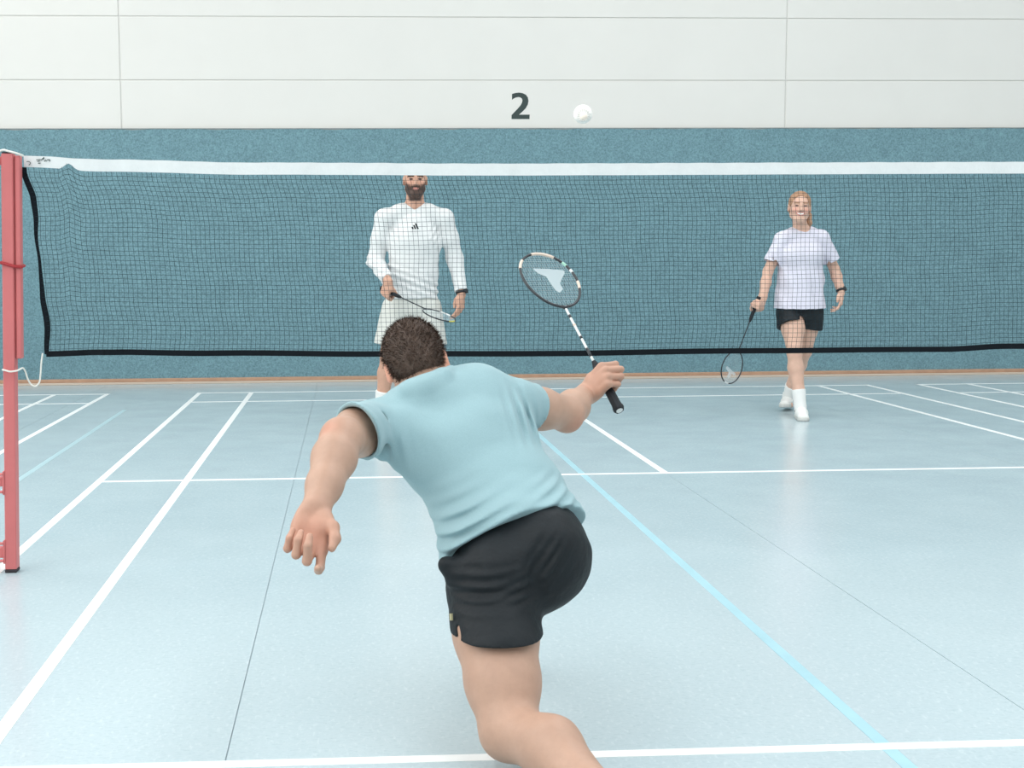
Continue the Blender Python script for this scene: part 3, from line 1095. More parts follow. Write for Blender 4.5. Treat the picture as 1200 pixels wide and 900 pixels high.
        for p, r_, w in ((elL + np.array([-0.03, -0.03, 0.03]), 0.028, 0.45), (elR + np.array([0.02, -0.03, -0.03]), 0.035, 0.4), (lerp(wrL, at(360, 645, -2.145), 0.8), 0.07, 0.55), (gp, 0.07, 0.35)):
            k = np.exp(-(np.linalg.norm(P - p, axis=1) / r_) ** 2)[:, None] * w
            c = c * (1 - k) + red * k
        return c
    V.build('body', m_skin, root, 1, tint)

    # hair: a close cap and many short strands
    H = Vol(0.0034)
    L = lambda x_, y_, z_: ho + hsc * (x_ * hs + y_ * hf + z_ * hu)
    H.ell(L(0, -0.013, 0.034), tuple(hsc * np.array([0.082, 0.105, 0.094])), [hs, hf, hu], 0.01)
    H.ell(L(0, -0.055, -0.025), tuple(hsc * np.array([0.066, 0.058, 0.065])), [hs, hf, hu], 0.03)
    H.ell(L(0, 0.09, -0.05), tuple(hsc * np.array([0.10, 0.085, 0.10])), [hs, hf, hu], 0.01, 's')
    for e in (-1, 1):
        H.ell(L(e * 0.086, -0.004, -0.018), tuple(hsc * np.array([0.022, 0.028, 0.038])), [hs, hf, hu], 0.008, 's')
    H.cut(L(0, -0.06, -0.085), -hu * 1.0 - hf * 0.35, 0.01)
    P, F = H.mesh(1)
    cen = P[F].mean(1)
    nn = np.cross(P[F[:, 1]] - P[F[:, 0]], P[F[:, 2]] - P[F[:, 0]])
    nn /= np.linalg.norm(nn, axis=1)[:, None] + 1e-12
    out = (cen - L(0, -0.01, 0.02)); keep = (out * nn).sum(1) > 0.03
    idx = rng.choice(np.nonzero(keep)[0], 9000)
    p = cen[idx]; q = nn[idx]
    fl = rng.normal(size=p.shape) * 0.35 + q * 0.45 - hu * 0.55 - hf * 0.25
    fl = fl / np.linalg.norm(fl, axis=1)[:, None]
    sd = np.cross(fl, q); sd /= np.linalg.norm(sd, axis=1)[:, None] + 1e-9
    ln = rng.uniform(0.007, 0.016, len(p))[:, None]
    w = 0.0009
    p = p - q * 0.001
    sv = np.concatenate([p - sd * w, p + sd * w, p + fl * ln + q * 0.0025])
    m = len(p)
    hair = mesh('hair', P, F, m_hair_b, root, True)
    mesh('hair_strands', sv, np.stack([np.arange(m), np.arange(m) + m, np.arange(m) + 2 * m], 1), m_hair_b, hair, False, kind='stuff')

    # t-shirt: the sleeves first, each cut and hollowed, then the trunk
    S = Vol(0.0036)
    slR = lerp(shR, elR, 0.34)
    dR = nrm(elR - shR)
    slc = at(419, 515, -1.74); sln = nrm((-0.80, -0.46, -0.38))
    S.ec(shL, lerp(shL, elL, 0.95), dR, (0.068, 0.062), (0.080, 0.086), 0.035)
    S.cut(slc, sln, 0.003)
    S.ec(lerp(shL, elL, 0.25), lerp(shL, elL, 1.2), dR, (0.060, 0.056), (0.077, 0.083), 0.004, 's')
    S.ec(shR, slR, (0, 0, 1), (0.064, 0.062), (0.066, 0.062), 0.02, flat=(False, True))
    S.ec(slR - dR * 0.04, slR + dR * 0.06, (0, 0, 1), (0.059, 0.055), (0.062, 0.058), 0.004, 's')
    S.ec(T[0], T[1], ss, (0.172, 0.108), (0.172, 0.124), 0.03)
    S.ec(T[1], T[2], ss, (0.172, 0.124), (0.160, 0.120), 0.04)
    S.ec(T[2], T[3], sh_, (0.160, 0.120), (0.176, 0.134), 0.04)
    S.ec(T[3], T[4], sh_, (0.176, 0.134), (0.182, 0.138), 0.04)
    S.chain([shL, at(500, 476, -1.55), at(560, 470, -1.53), shR], [0.059, 0.070, 0.076, 0.064], 0.03)
    S.rc(at(560, 468, -1.53), T[1], 0.078, 0.10, 0.05)
    S.ell(at(480, 520, -1.67), (0.06, 0.03, 0.08), [ss, (0, 1, -0.3), (0, 0.3, 1)], 0.05)
    S.ell(at(585, 500, -1.60), (0.06, 0.03, 0.08), [ss, (0, 1, -0.3), (0, 0.3, 1)], 0.05)
    S.rc(lerp(shL, elL, 0.2), T[1] - ss * 0.12, 0.04, 0.045, 0.04)
    # hem and neck
    hL, hR = at(516, 652, -1.86), at(685, 598, -1.79)
    hd = nrm(hR - hL); spine = nrm(T[4] - T[2]); third = np.cross(spine, hd)
    hn = np.cross(hd, third); hn = hn if hn @ spine > 0 else -hn
    S.cut((hL + hR) / 2, hn, 0.004)
    # folds: pulls from the left hip and across the small of the back
    FOLDS = [(at(545, 628, -1.93), (0.85, 0, 0.52), 0.031, 0.0095, 0.075), (at(655, 585, -1.83), (0.9, 0.1, 0.45), 0.026, 0.0045, 0.05),
             (at(610, 492, -1.60), (0.25, 0, -1), 0.026, 0.008, 0.045), (at(455, 525, -1.68), (0.2, 0, -1), 0.032, 0.004, 0.045),
             (at(600, 618, -1.92), (0.95, 0, 0.3), 0.04, 0.002, 0.07)]
    def folds(x_, y_, z_):
        d = 0.0018 * wobble((x_, y_, z_), 22, 3) + 0.0010 * wobble((x_ * 0.5, y_, z_ * 1.6), 60, 5)
        for c_, al, wl, am, ra in FOLDS:
            al = nrm(al); ac = np.cross(al, np.array([0, 1.0, 0])); ac = nrm(ac)
            q1 = (x_ - c_[0]) * al[0] + (y_ - c_[1]) * al[1] + (z_ - c_[2]) * al[2]
            q2 = (x_ - c_[0]) * ac[0] + (z_ - c_[2]) * ac[2]
            q3 = y_ - c_[1]
            d = d - am * np.exp(-(q1 / (ra * 1.3)) ** 2 - (q2 / ra) ** 2 - (q3 / (ra * 2)) ** 2) * np.sin(q2 / wl * 6.283 + 9 * q1)
        return d
    S.disp(folds)
    S.rc(at(446, 492, -1.70), at(450, 540, -1.69), 0.010, 0.016, 0.025, 's')
    nd = nrm((ho - hu * 0.05) - nb)
    ncen = at(487, 443, -1.53)
    S.ec(ncen - nd * 0.01, ncen + nd * 0.10, hs, (0.060, 0.060), (0.08, 0.08), 0.006, 's')
    S.chain([at(462, 464, -1.56), at(478, 459, -1.60), at(500, 452, -1.61), at(519, 441, -1.59), at(528, 434, -1.55)], [0.014, 0.020, 0.021, 0.019, 0.014], 0.02)
    S.ell(at(508, 461, -1.60), (0.065, 0.035, 0.035), None, 0.05)
    st = S.build('t_shirt', m_teal, root, 1)

    # shorts
    K = Vol(0.0036)
    K.ec(lerp(T[2], T[3], 0.55), T[4], sh_, (0.160, 0.118), (0.168, 0.126), 0.04)
    K.ell(at(638, 638, -1.84), (0.084, 0.098, 0.098), None, 0.03)
    K.ell(at(583, 672, -1.86), (0.100, 0.10, 0.100), None, 0.03)
    hem = lerp(hipL, knL, 0.325)
    dk = nrm(knL - hipL)
    hz = at(580, 744, -1.94)[2]
    K.ec(hipL, lerp(hipL, knL, 0.5), (1, 0, 0), (0.104, 0.106), (0.111, 0.114), 0.03)
    K.cut((0, -1.95, hz), (0, 0.0, -1), 0.003, np.array([-2, -2.2, 0.0]), np.array([0, -1.62, hz]))
    dr = nrm(knR - hipR)
    hemR = lerp(hipR, knR, 0.66)
    K.ec(hipR, hemR, (1, 0, 0), (0.105, 0.108), (0.098, 0.098), 0.03, flat=(False, True))
    K.rc(at(534, 670, -1.88), at(523, 662, -1.88), 0.03, 0.021, 0.03)
    def creases(x_, y_, z_):
        d = 0.0022 * wobble((x_ * 0.6, y_, z_ * 1.5), 34, 11) + 0.0012 * wobble((x_ * 0.4, y_, z_ * 1.8), 70, 12)
        for c_, al, wl, am, ra in ((at(642, 655, -1.93), (0.55, 0, 0.83), 0.022, 0.0045, 0.035), (at(565, 690, -1.94), (1, 0, 0.12), 0.028, 0.0038, 0.055), (at(610, 690, -1.95), (0.95, 0, 0.3), 0.024, 0.004, 0.035)):
            al = nrm(al); ac = nrm(np.cross(al, np.array([0, 1.0, 0])))
            q1 = (x_ - c_[0]) * al[0] + (z_ - c_[2]) * al[2]
            q2 = (x_ - c_[0]) * ac[0] + (z_ - c_[2]) * ac[2]
            d = d - am * np.exp(-(q1 / (ra * 1.4)) ** 2 - (q2 / ra) ** 2 - ((y_ - c_[1]) / 0.1) ** 2) * np.sin(q2 / wl * 6.283 + 6 * q1)
        return d
    K.disp(creases)
    K.rc(at(633, 640, -1.955), at(628, 690, -1.95), 0.012, 0.012, 0.03, 's')
    K.ec(hem + dk * 0.02, lerp(hipL, knL, 0.6), (1, 0, 0), (0.0985, 0.0985), (0.1025, 0.1035), 0.004, 's')
    K.ec(hemR - dr * 0.04, hemR + dr * 0.05, (1, 0, 0), (0.09, 0.09), (0.09, 0.09), 0.004, 's')
    sl = at(539, 748, -1.97)
    K.rc(sl, sl - dk * 0.026, 0.010, 0.006, 0.004, 's')          # slit at the side hem
    sho = K.build('shorts', m_black, root, 1)
    MB().tube([at(528.5, 719, -1.925), at(529, 727, -1.93)], 0.0045, 6).build('hem_badge', m_reflect, sho)

    shoe(root, anR + np.array([0, 0, 0.0]), (0.06, 1, 0), leg_dir=knR - anR, size=0.285, h=0.0045, sock_r=0.044)
    shoe(root, anL + np.array([0, 0, max(0.0, 0.086 - anL[2])]), (0.85, -0.5, 0), leg_dir=knL - anL, size=0.285, h=0.0045, sock_r=0.044, sock_len=0.03)

    rk = racket(butt, a, b, 'badminton racket with cream-marked black head, raised by the lunging player', decals=((148, 194, m_rk_pale), (222, 244, m_rk_pale), (70, 86, m_rk_pale), (122, 131, m_mint), (106, 112, m_rk_white)),
                shaft_mat=m_rk_white, band=((0.215, 0.25, m_rk_black), (0.29, 0.30, m_rk_black), (0.345, 0.352, m_rk_pale), (0.38, 0.392, m_rk_black)))
    n = np.cross(a, b)
    hc = butt + a * 0.550
    pol = []
    for zx, zy in ((140, 142), (215, 144), (290, 152), (293, 165), (280, 190), (270, 215), (285, 240), (270, 258), (250, 247), (234, 225), (205, 181), (166, 165)):
        q = px_on_plane(590 + zx / 4.088, 280 + zy / 4.088, hc, n) - hc
        pol.append((q @ b, q @ a))
    MB().prism(pol, hc - n * 0.0008, b, a, n, 0.0016).build('string_stencil', m_sten, rk)


player_lunging()


# ------------------------------------------------------------------ the bearded man beyond the net
def player_bearded():
    Yp = 4.2
    gx = at(482, 480, Yp)[0]
    root = empty('person', (gx, Yp, 0))
    tag(root, 'bearded man in a white long-sleeved shirt and off-white shorts, standing behind the net', 'person')
    P_ = lambda x, y, d=0.0: at(x, y, Yp + d)
    f = nrm((-0.02, -1, 0)); s = nrm((1, -0.02, 0)); u = np.array([0, 0, 1.0])
    shR, shL = P_(450, 256), P_(521, 256)
    elR, wrR = P_(440, 306, 0.03), P_(448, 331, -0.19)
    elL, wrL = P_(533, 303, 0.03), P_(541, 345, -0.06)
    hipR, hipL = P_(466, 362), P_(499, 362)
    knR, anR = P_(455, 418, -0.02), P_(446, 487, 0.05)
    knL, anL = P_(506, 418, -0.04), P_(510, 491, -0.02)
    anR[2] = anL[2] = 0.086
    ho = P_(486.5, 211.5, -0.03)
    hu = nrm(u + 0.02 * f); hs = s; hf = np.cross(hu, hs); hf = hf if hf @ f > 0 else -hf
    hsc = 0.99
    nb = P_(486, 245, 0.02)
    V = Vol(0.0042)
    head(V, ho, hs, hf, hu, hsc)
    V.ec(ho - hu * 0.06 - hf * 0.025, nb, hs, (0.058, 0.058), (0.066, 0.062), 0.03)
    waist, ch, pel = P_(484, 322), P_(486, 283), P_(482, 354)
    V.ec(ch, waist, s, (0.155, 0.098), (0.135, 0.092), 0.04)
    V.ec(waist, pel, s, (0.140, 0.095), (0.155, 0.105), 0.05)
    V.ec(lerp(nb, ch, 0.4), ch, s, (0.13, 0.075), (0.155, 0.098), 0.04)
    V.rc(shL, nb, 0.044, 0.05, 0.04); V.rc(shR, nb, 0.044, 0.05, 0.04)
    arm(V, shL, elL, wrL, 1.0)
    leg(V, hipR, knR, anR, -f, 1.0); leg(V, hipL, knL, anL, -f, 1.0)
    for an in (anR, anL):
        V.rc(an - u * 0.02, an + f * 0.11 - u * 0.055, 0.028, 0.022, 0.01)
    # racket
    butt = P_(446.5, 337.5, -0.20); tip = P_(524, 374, -0.62)
    a = nrm(tip - butt)
    vv = np.array([0, 1.0, 0]); b1 = nrm(vv - a * (a @ vv)); b2 = np.cross(a, b1)
    th = math.radians(17)
    b = b1 * math.cos(th) + b2 * math.sin(th)
    gp = butt + a * 0.075
    y = np.array([0.30, -0.35, -0.85]); y = nrm(y - a * (a @ y)); z = np.cross(a, y)
    wr2 = gp - y * 0.070 - z * 0.028
    arm(V, shR, elR, wr2, 1.0)
    hand(V, wr2, y, z, 1, [(60, 82, 56), (64, 86, 58), (68, 88, 60), (70, 90, 60)],
         [(0.020, 0.026, 0.012), (0.042, 0.046, 0.026), (0.050, 0.064, 0.044), (0.042, 0.082, 0.054)], 1.05, 0.3)
    hand(V, wrL, P_(539, 366, -0.10) - wrL, np.array([-0.75, 0.55, 0.0]), -1, [(18, 22, 12), (24, 28, 16), (28, 32, 18), (32, 34, 20)],
         [(0.020, 0.024, 0.010), (0.040, 0.048, 0.018), (0.044, 0.076, 0.020), (0.042, 0.100, 0.022)], 1.05, 0.8)
    skin = SKIN_M
    beard = np.array(srgb(64, 48, 42)[:3])

    def tint(P):
        c = np.tile(skin, (len(P), 1))
        x, yy, zz = local(P, ho, hs, hf, hu, hsc)
        near = (np.sqrt(x * x + yy * yy + zz * zz) < 0.17)
        jaw = sstep(yy, -0.005, 0.02) * (1 - sstep(zz, -0.052 + 0.5 * np.clip(np.abs(x) - 0.03, 0, 1), -0.034 + 0.9 * np.clip(np.abs(x) - 0.03, 0, 1))) * (zz > -0.14)
        must = ((np.abs(x) < 0.032) & (yy > 0.06) & (zz < -0.038) & (zz > -0.052)) * 1.0
        w = np.clip(np.maximum(jaw, must), 0, 1) * near * 0.93
        c = c * (1 - w[:, None]) + beard * w[:, None]
        m = near & (yy > 0.075) & (np.hypot(x / 0.021, (zz + 0.060) / 0.0095) < 1)
        c[m] = np.array(srgb(196, 132, 120)[:3])
        m = near & (yy > 0.06) & (np.hypot((np.abs(x) - 0.031) / 0.015, (zz - 0.007) / 0.0075) < 1)
        c[m] = np.array(srgb(120, 96, 88)[:3])
        m = near & (yy > 0.06) & (np.hypot(np.abs(x) - 0.031, zz - 0.007) < 0.0062)
        c[m] = np.array(srgb(46, 40, 38)[:3])
        m = near & (yy > 0.05) & (np.abs(np.abs(x) - 0.032) < 0.023) & (np.abs(zz - 0.029 + 0.25 * np.clip(np.abs(x) - 0.036, 0, 1)) < 0.0065)
        c[m] = np.array(srgb(84, 62, 52)[:3])
        k = (np.exp(-((np.abs(x) - 0.04) / 0.018) ** 2 - ((zz + 0.02) / 0.018) ** 2) * 0.35 * near * (yy > 0.04))[:, None]
        c = c * (1 - k) + np.array(srgb(206, 138, 116)[:3]) * k
        return c
    V.build('body', m_skin, root, 1, tint)

    S = Vol(0.0042)
    for sh, el, wr in ((shR, elR, wr2), (shL, elL, wrL)):
        cuff = lerp(el, wr, 0.90)
        d = nrm(wr - el)
        S.rc(el, lerp(el, wr, 1.05), 0.057, 0.041, 0.01)
        S.cut(cuff, d, 0.003, cuff - 0.07, cuff + 0.07)
        S.chain([sh, lerp(sh, el, 0.5), el], [0.064, 0.060, 0.054], 0.04)
    S.ec(lerp(nb, ch, 0.45), ch, s, (0.155, 0.10), (0.180, 0.125), 0.03)
    S.ec(ch, waist, s, (0.180, 0.125), (0.168, 0.122), 0.03)
    S.ec(waist, P_(482, 372), s, (0.168, 0.122), (0.196, 0.134), 0.03)
    S.chain([shR, lerp(shR, nb, 0.55) + u * 0.002, nb - u * 0.005, lerp(shL, nb, 0.55) + u * 0.002, shL], [0.060, 0.060, 0.064, 0.060, 0.060], 0.03)
    S.cut(P_(482, 350, -0.13), -u, 0.004)
    def folds(x_, y_, z_):
        d = 0.0030 * wobble((x_, y_, z_), 20, 21) + 0.0020 * wobble((x_, y_ * 0.4, z_ * 1.4), 45, 22)
        c_ = P_(490, 335)
        q2 = (z_ - c_[2]) + 0.4 * (x_ - c_[0])
        d = d - 0.005 * np.exp(-(q2 / 0.08) ** 2) * np.sin(q2 * 120)
        for sh, sg in ((shR, 1), (shL, -1)):
            g = np.exp(-((x_ - sh[0] - sg * 0.07) / 0.05) ** 2 - ((z_ - sh[2] + 0.12) / 0.09) ** 2)
            d = d + 0.0035 * g * (np.sin((x_ * sg + 0.6 * z_) * 150) - 0.4)
        return d
    S.disp(folds)
    # v-neck
    vb = P_(486, 251, -0.088)
    S.rc(nb + u * 0.050 - hf * 0.005, nb + u * 0.14, 0.066, 0.080, 0.006, 's')
    S.rc(nb + hf * 0.075 + u * 0.060, vb, 0.054, 0.002, 0.004, 's')
    st = S.build('long_sleeved_shirt', m_white_shirt, root, 1)
    # three slanted bars printed on the chest
    lg = MB()
    oc = P_(486.2, 265, -0.142)
    for x0, x1, hgt in ((-0.023, -0.011, 0.015), (-0.006, 0.006, 0.027), (0.011, 0.023, 0.039)):
        lg.prism([(x0, 0), (x1, 0), (x1 - hgt * 0.42, hgt), (x0 - hgt * 0.42, hgt)], oc - u * 0.02, s, u, f, 0.012)
    lg.V = [tuple(np.array(v) + s * 0.004) for v in lg.V]
    lg.build('chest_print', m_logo, st)

    K = Vol(0.0042)
    K.ec(P_(482, 342), P_(482, 362), s, (0.150, 0.11), (0.172, 0.122), 0.03, flat=(True, False))
    for hip, kn, e in ((hipR, knR, -1), (hipL, knL, 1)):
        hm = lerp(hip, kn, 0.78)
        K.ec(hip + s * e * 0.008, hm + s * e * 0.010, s, (0.105, 0.112), (0.108, 0.112), 0.025)
        d = nrm(kn - hip)
        K.cut(hm, d, 0.003, hm - 0.14, hm + np.array([0.14, 0.14, 0.12]) - (np.array([0.05, 0, 0]) if e < 0 else 0))
        K.ec(hm - d * 0.04, hm + d * 0.12, s, (0.096, 0.10), (0.098, 0.10), 0.004, 's')
    K.disp(lambda x_, y_, z_: 0.004 * wobble((x_ * 1.5, y_, z_ * 0.6), 30, 31) + 0.002 * wobble((x_ * 1.6, y_, z_ * 0.5), 70, 32))
    K.build('shorts', m_shorts_w, root, 1)
    for an, kn in ((anR, knR), (anL, knL)):
        shoe(root, an, f + s * (0.25 if an is anL else -0.25), leg_dir=kn - an, size=0.29, sock_len=0.16, sock_r=0.045)
    watch(root, lerp(elL, wrL, 0.95), wrL - elL, np.array([0.8, -0.5, 0.1]), 0.032)

    racket(butt, a, b, 'black badminton racket with a yellow tip, held low by the bearded man', decals=((165, 195, m_yellow), (60, 100, m_rk_white)))


player_bearded()


# ------------------------------------------------------------------ the smiling woman beyond the net
def player_woman():
    Yp = 4.5
    root = empty('person', (1.60, 4.5, 0))
    tag(root, 'smiling woman in a pale lilac t-shirt and black shorts, walking behind the net', 'person')
    P_ = lambda x, y, Y=Yp: at(x, y, Y)
    f = nrm((-0.12, -1, 0)); s = nrm((1, -0.12, 0)); u = np.array([0, 0, 1.0])
    shR, shL = P_(917, 281, 4.52), P_(962, 279, 4.52)
    elR, wrR = P_(900, 318, 4.52), P_(886, 349, 4.41)
    elL, wrL = P_(978, 316, 4.55), P_(986, 343, 4.47)
    hipR, hipL = P_(928, 364, 4.50), P_(947, 364, 4.52)
    knR, anR = P_(931, 412, 4.36), P_(938, 481, 4.29)
    knL, anL = P_(943, 411, 4.56), P_(923, 471, 4.87)
    anR[2] = 0.086; anL[2] = 0.098
    ho = P_(937, 243.5, 4.47)
    hf = nrm((-0.22, -1, 0.06)); hs = nrm(np.cross(hf, u)); hs = hs if hs @ s > 0 else -hs
    hs = nrm(hs + u * -0.06); hu = np.cross(hs, hf); hu = hu if hu[2] > 0 else -hu
    hsc = 0.955
    nb = P_(939, 272, 4.53)
    V = Vol(0.004)
    head(V, ho, hs, hf, hu, hsc, 0.4)
    V.ec(ho - hu * 0.055 - hf * 0.022, nb, hs, (0.047, 0.049), (0.054, 0.052), 0.025)
    ch, waist, pel = P_(939, 298, 4.52), P_(938, 330, 4.52), P_(937, 358, 4.51)
    V.ec(lerp(nb, ch, 0.4), ch, s, (0.12, 0.07), (0.135, 0.09), 0.04)
    V.ec(ch, waist, s, (0.135, 0.09), (0.115, 0.08), 0.05)
    V.ec(waist, pel, s, (0.115, 0.08), (0.15, 0.10), 0.05)
    V.rc(shL, nb, 0.04, 0.045, 0.04); V.rc(shR, nb, 0.04, 0.045, 0.04)
    arm(V, shL, elL, wrL, 0.84)
    leg(V, hipR, knR, anR, -f, 0.95); leg(V, hipL, knL, anL, -f, 0.95)
    for an in (anR, anL):
        V.rc(an - u * 0.02, an + f * 0.10 - u * 0.055, 0.026, 0.020, 0.01)
    # racket
    butt = P_(889.5, 348, 4.40); tip = P_(853, 443.5, 4.32)
    a = nrm(tip - butt)
    b = np.array([0.90, 0.44, 0.0]); b = nrm(b - a * (a @ b))
    gp = butt + a * 0.062
    y = np.array([-0.55, -0.75, -0.30]); y = nrm(y - a * (a @ y)); z = np.cross(a, y)
    wr2 = gp - y * 0.058 - z * 0.027
    arm(V, shR, elR, wr2, 0.84)
    hand(V, wr2, y, z, 1, [(58, 82, 56), (62, 86, 58), (66, 88, 60), (68, 90, 60)],
         [(0.020, 0.026, 0.012), (0.042, 0.046, 0.026), (0.050, 0.064, 0.044), (0.042, 0.082, 0.054)], 0.95, 0.3)
    hand(V, wrL, P_(985, 362, 4.42) - wrL, np.array([-0.8, 0.45, 0.1]), -1, [(16, 20, 12), (26, 32, 18), (34, 40, 22), (40, 44, 24)],
         [(0.020, 0.024, 0.010), (0.040, 0.046, 0.018), (0.046, 0.072, 0.020), (0.044, 0.094, 0.022)], 0.95, 0.8)

    def tint(P):
        c = np.tile(SKIN_G, (len(P), 1))
        x, yy, zz = local(P, ho, hs, hf, hu, hsc)
        near = (np.sqrt(x * x + yy * yy + zz * zz) < 0.17)
        bend = zz + 0.056 - 9.0 * x * x                          # mouth curved upward in a smile
        m = near & (yy > 0.06) & (np.abs(x) < 0.031) & (np.abs(bend) < 0.0115 * np.sqrt(np.clip(1 - (x / 0.031) ** 2, 0, 1)) + 0.001)
        c[m] = np.array(srgb(196, 110, 106)[:3])
        m = near & (yy > 0.06) & (np.abs(x) < 0.025) & (np.abs(bend - 0.001) < 0.0068 * np.sqrt(np.clip(1 - (x / 0.025) ** 2, 0, 1)))
        c[m] = np.array(srgb(244, 240, 234)[:3])
        m = near & (yy > 0.06) & (np.hypot((np.abs(x) - 0.031) / 0.014, (zz - 0.007) / 0.0062) < 1)
        c[m] = np.array(srgb(128, 98, 88)[:3])
        m = near & (yy > 0.06) & (np.hypot(np.abs(x) - 0.031, zz - 0.007) < 0.0055)
        c[m] = np.array(srgb(62, 58, 60)[:3])
        m = near & (yy > 0.05) & (np.abs(np.abs(x) - 0.032) < 0.021) & (np.abs(zz - 0.029) < 0.0045)
        c[m] = np.array(srgb(176, 132, 106)[:3])
        k = (np.exp(-((np.abs(x) - 0.042) / 0.02) ** 2 - ((zz + 0.025) / 0.02) ** 2) * 0.55 * near * (yy > 0.03))[:, None]
        c = c * (1 - k) + np.array(srgb(224, 150, 136)[:3]) * k
        return c
    V.build('body', m_skin, root, 1, tint)

    # hair drawn back into a ponytail
    L = lambda x_, y_, z_: ho + hsc * (x_ * hs + y_ * hf + z_ * hu)
    A = [hs, hf, hu]
    R = lambda *q: tuple(hsc * np.array(q))
    H = Vol(0.004)
    H.ell(L(0, -0.016, 0.036), R(0.084, 0.104, 0.094), A, 0.01)
    H.ell(L(0, -0.05, -0.02), R(0.070, 0.062, 0.070), A, 0.03)
    H.ell(L(0, 0.088, -0.020), R(0.076, 0.075, 0.105), A, 0.012, 's')
    for e in (-1, 1):
        H.ell(L(e * 0.086, 0.004, -0.022), R(0.022, 0.030, 0.034), A, 0.008, 's')
    H.cut(L(0, -0.05, -0.07), -hu, 0.01)
    H.disp(lambda x_, y_, z_: 0.002 * wobble((x_ * 1.5, y_, z_ * 0.6), 150, 41))
    hair = H.build('hair', m_hair_g, root, 1)
    Tl = Vol(0.004)
    Tl.chain([L(0.02, -0.11, 0.03), L(0.05, -0.135, 0.0), L(0.078, -0.12, -0.05), L(0.088, -0.085, -0.105), L(0.082, -0.06, -0.145)], [0.026, 0.030, 0.029, 0.022, 0.007], 0.02)
    Tl.disp(lambda x_, y_, z_: 0.0025 * wobble((x_ * 1.5, y_, z_ * 0.6), 140, 42))
    Tl.build('ponytail', m_hair_g, hair, 1)

    S = Vol(0.004)
    for sh, el in ((shR, elR), (shL, elL)):
        en = lerp(sh, el, 0.72)
        d = nrm(el - sh)
        S.ec(sh, lerp(sh, el, 0.95), f, (0.060, 0.056), (0.074, 0.068), 0.01)
        S.cut(en, d, 0.003, en - 0.12, en + 0.12)
        S.ec(lerp(sh, el, 0.52), lerp(sh, el, 1.0), f, (0.060, 0.054), (0.068, 0.062), 0.004, 's')
    S.ec(lerp(nb, ch, 0.45), ch, s, (0.130, 0.085), (0.150, 0.115), 0.03)
    S.ec(ch, waist, s, (0.150, 0.115), (0.165, 0.128), 0.03)
    S.ec(waist, P_(937, 378, 4.50), s, (0.165, 0.128), (0.200, 0.160), 0.03)
    for e in (-1, 1):
        S.ell(ch + s * e * 0.07 + f * 0.075 - u * 0.01, (0.055, 0.045, 0.055), None, 0.06)
    S.chain([shR, lerp(shR, nb, 0.6), nb - u * 0.012, lerp(shL, nb, 0.6), shL], [0.056, 0.054, 0.058, 0.054, 0.056], 0.03)
    S.cut(P_(937, 362, 4.38), -u, 0.003)
    def folds(x_, y_, z_):
        d = 0.004 * wobble((x_, y_, z_), 20, 51) + 0.0028 * wobble((x_ * 1.3, y_ * 0.4, z_ * 0.8), 48, 52)
        c_ = P_(935, 335)
        d = d - 0.006 * np.exp(-((z_ - c_[2]) / 0.12) ** 2) * np.sin((x_ - c_[0]) * 62 + (z_ - c_[2]) * 18)
        return d
    S.disp(folds)
    S.rc(nb + u * 0.030 + f * 0.012, nb + u * 0.12, 0.062, 0.075, 0.006, 's')
    S.build('t_shirt', m_lilac, root, 1)

    K = Vol(0.004)
    K.ec(P_(937, 350, 4.51), P_(937, 366, 4.51), s, (0.150, 0.105), (0.162, 0.114), 0.03, flat=(True, False))
    for hip, kn, e in ((hipR, knR, -1), (hipL, knL, 1)):
        hm = lerp(hip, kn, 0.36 if e < 0 else 0.42)
        d = nrm(kn - hip)
        K.ec(hip + s * e * 0.012, hm + s * e * 0.014 + d * 0.02, s, (0.096, 0.100), (0.102, 0.108), 0.02)
        K.cut(hm, nrm(d + s * e * -0.1), 0.003, hm - 0.14, hm + np.array([0.14 if e > 0 else 0.06, 0.14, 0.06]) - np.array([0.0 if e < 0 else -0.0, 0, 0]))
        K.ec(hm - d * 0.02, hm + d * 0.12, s, (0.090, 0.094), (0.092, 0.096), 0.004, 's')
    K.disp(lambda x_, y_, z_: 0.003 * wobble((x_ * 1.5, y_, z_ * 0.6), 34, 61))
    K.build('shorts', m_black, root, 1)
    shoe(root, anR, nrm(f - s * 0.06), leg_dir=knR - anR, size=0.255, sock_len=0.125, sock_r=0.041)
    shoe(root, anL, nrm(f - s * 0.35), leg_dir=knL - anL, size=0.255, sock_len=0.125, sock_r=0.041, up=nrm(u - f * 0.12))
    watch(root, lerp(elL, wrL, 0.90), wrL - elL, np.array([0.7, -0.6, 0.1]), 0.027)
    racket(butt, a, b, 'black badminton racket pointing down in the hand of the woman', decals=((170, 192, m_rk_white),),
           stencil=[(-0.055, 0.01), (0.055, 0.03), (0.05, 0.05), (0.02, 0.045), (0.01, 0.085), (-0.012, 0.085), (-0.015, 0.045), (-0.055, 0.03)])


player_woman()


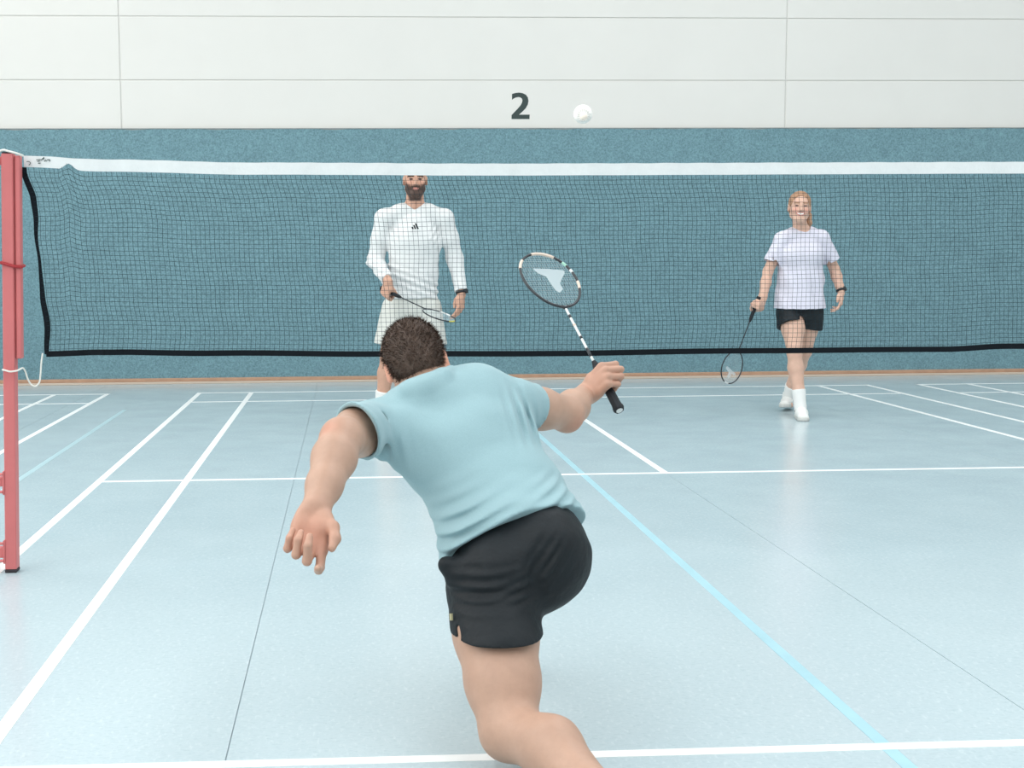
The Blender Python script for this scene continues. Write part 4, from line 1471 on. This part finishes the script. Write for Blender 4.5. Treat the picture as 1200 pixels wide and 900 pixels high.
# ------------------------------------------------------------------ shuttlecock in flight
def shuttlecock(c, ax):
    """c: middle of the feather skirt, ax: flight direction (towards the cork)"""
    ax = nrm(ax)
    e1 = nrm(np.cross(ax, (0, 0, 1))); e2 = np.cross(ax, e1)
    c = np.array(c)
    r = empty('shuttlecock', tuple(c))
    tag(r, 'white feather shuttlecock in mid-air above the net', 'shuttlecock')
    m_f = mat('shuttle_feather', (250, 247, 242), 0.6, 0.3)
    m_c = mat('shuttle_cork', (250, 236, 222), 0.55, 0.3)
    m_t = mat('shuttle_thread', (232, 228, 220), 0.7)
    K = Vol(0.0012)
    K.rc(c + ax * 0.036, c + ax * 0.046, 0.0128, 0.0128, 0.002)
    K.build('cork', m_c, r, 1)
    for i in range(16):
        t = 2 * math.pi * i / 16
        d = e1 * math.cos(t) + e2 * math.sin(t); sd = -e1 * math.sin(t) + e2 * math.cos(t)
        base, tipp = c + ax * 0.030 + d * 0.010, c - ax * 0.034 + d * 0.0325
        mid = lerp(base, tipp, 0.45)
        w = 0.0082
        V = [mid - sd * 0.002, mid + sd * 0.002, lerp(mid, tipp, 0.4) + sd * w - d * 0.001, tipp + sd * w * 0.75, tipp - ax * 0.004, tipp - sd * w * 0.75, lerp(mid, tipp, 0.4) - sd * w + d * 0.001]
        n = len(V)
        V = V + [v - d * 0.0006 for v in V]
        F = [tuple(range(n)), tuple(range(n, 2 * n))[::-1]] + [(k, n + k, n + (k + 1) % n, (k + 1) % n) for k in range(n)]
        fo = mesh('feather', V, F, m_f, r)
        MB().tube([base, mid, lerp(mid, tipp, 0.9)], [0.0011, 0.0009, 0.0005], 5).build('quill', m_f, fo)
    for q in (0.3, 0.45):
        cc = lerp(c + ax * 0.030, c - ax * 0.034, q); rr = 0.010 + 0.0225 * q
        MB().tube([cc + (e1 * math.cos(t) + e2 * math.sin(t)) * rr for t in np.linspace(0, 2 * math.pi, 25)[:-1]], 0.0007, 4, closed=True).build('thread', m_t, r)


shuttlecock(at(683.5, 135, -0.35), (-0.14, -0.96, -0.20))
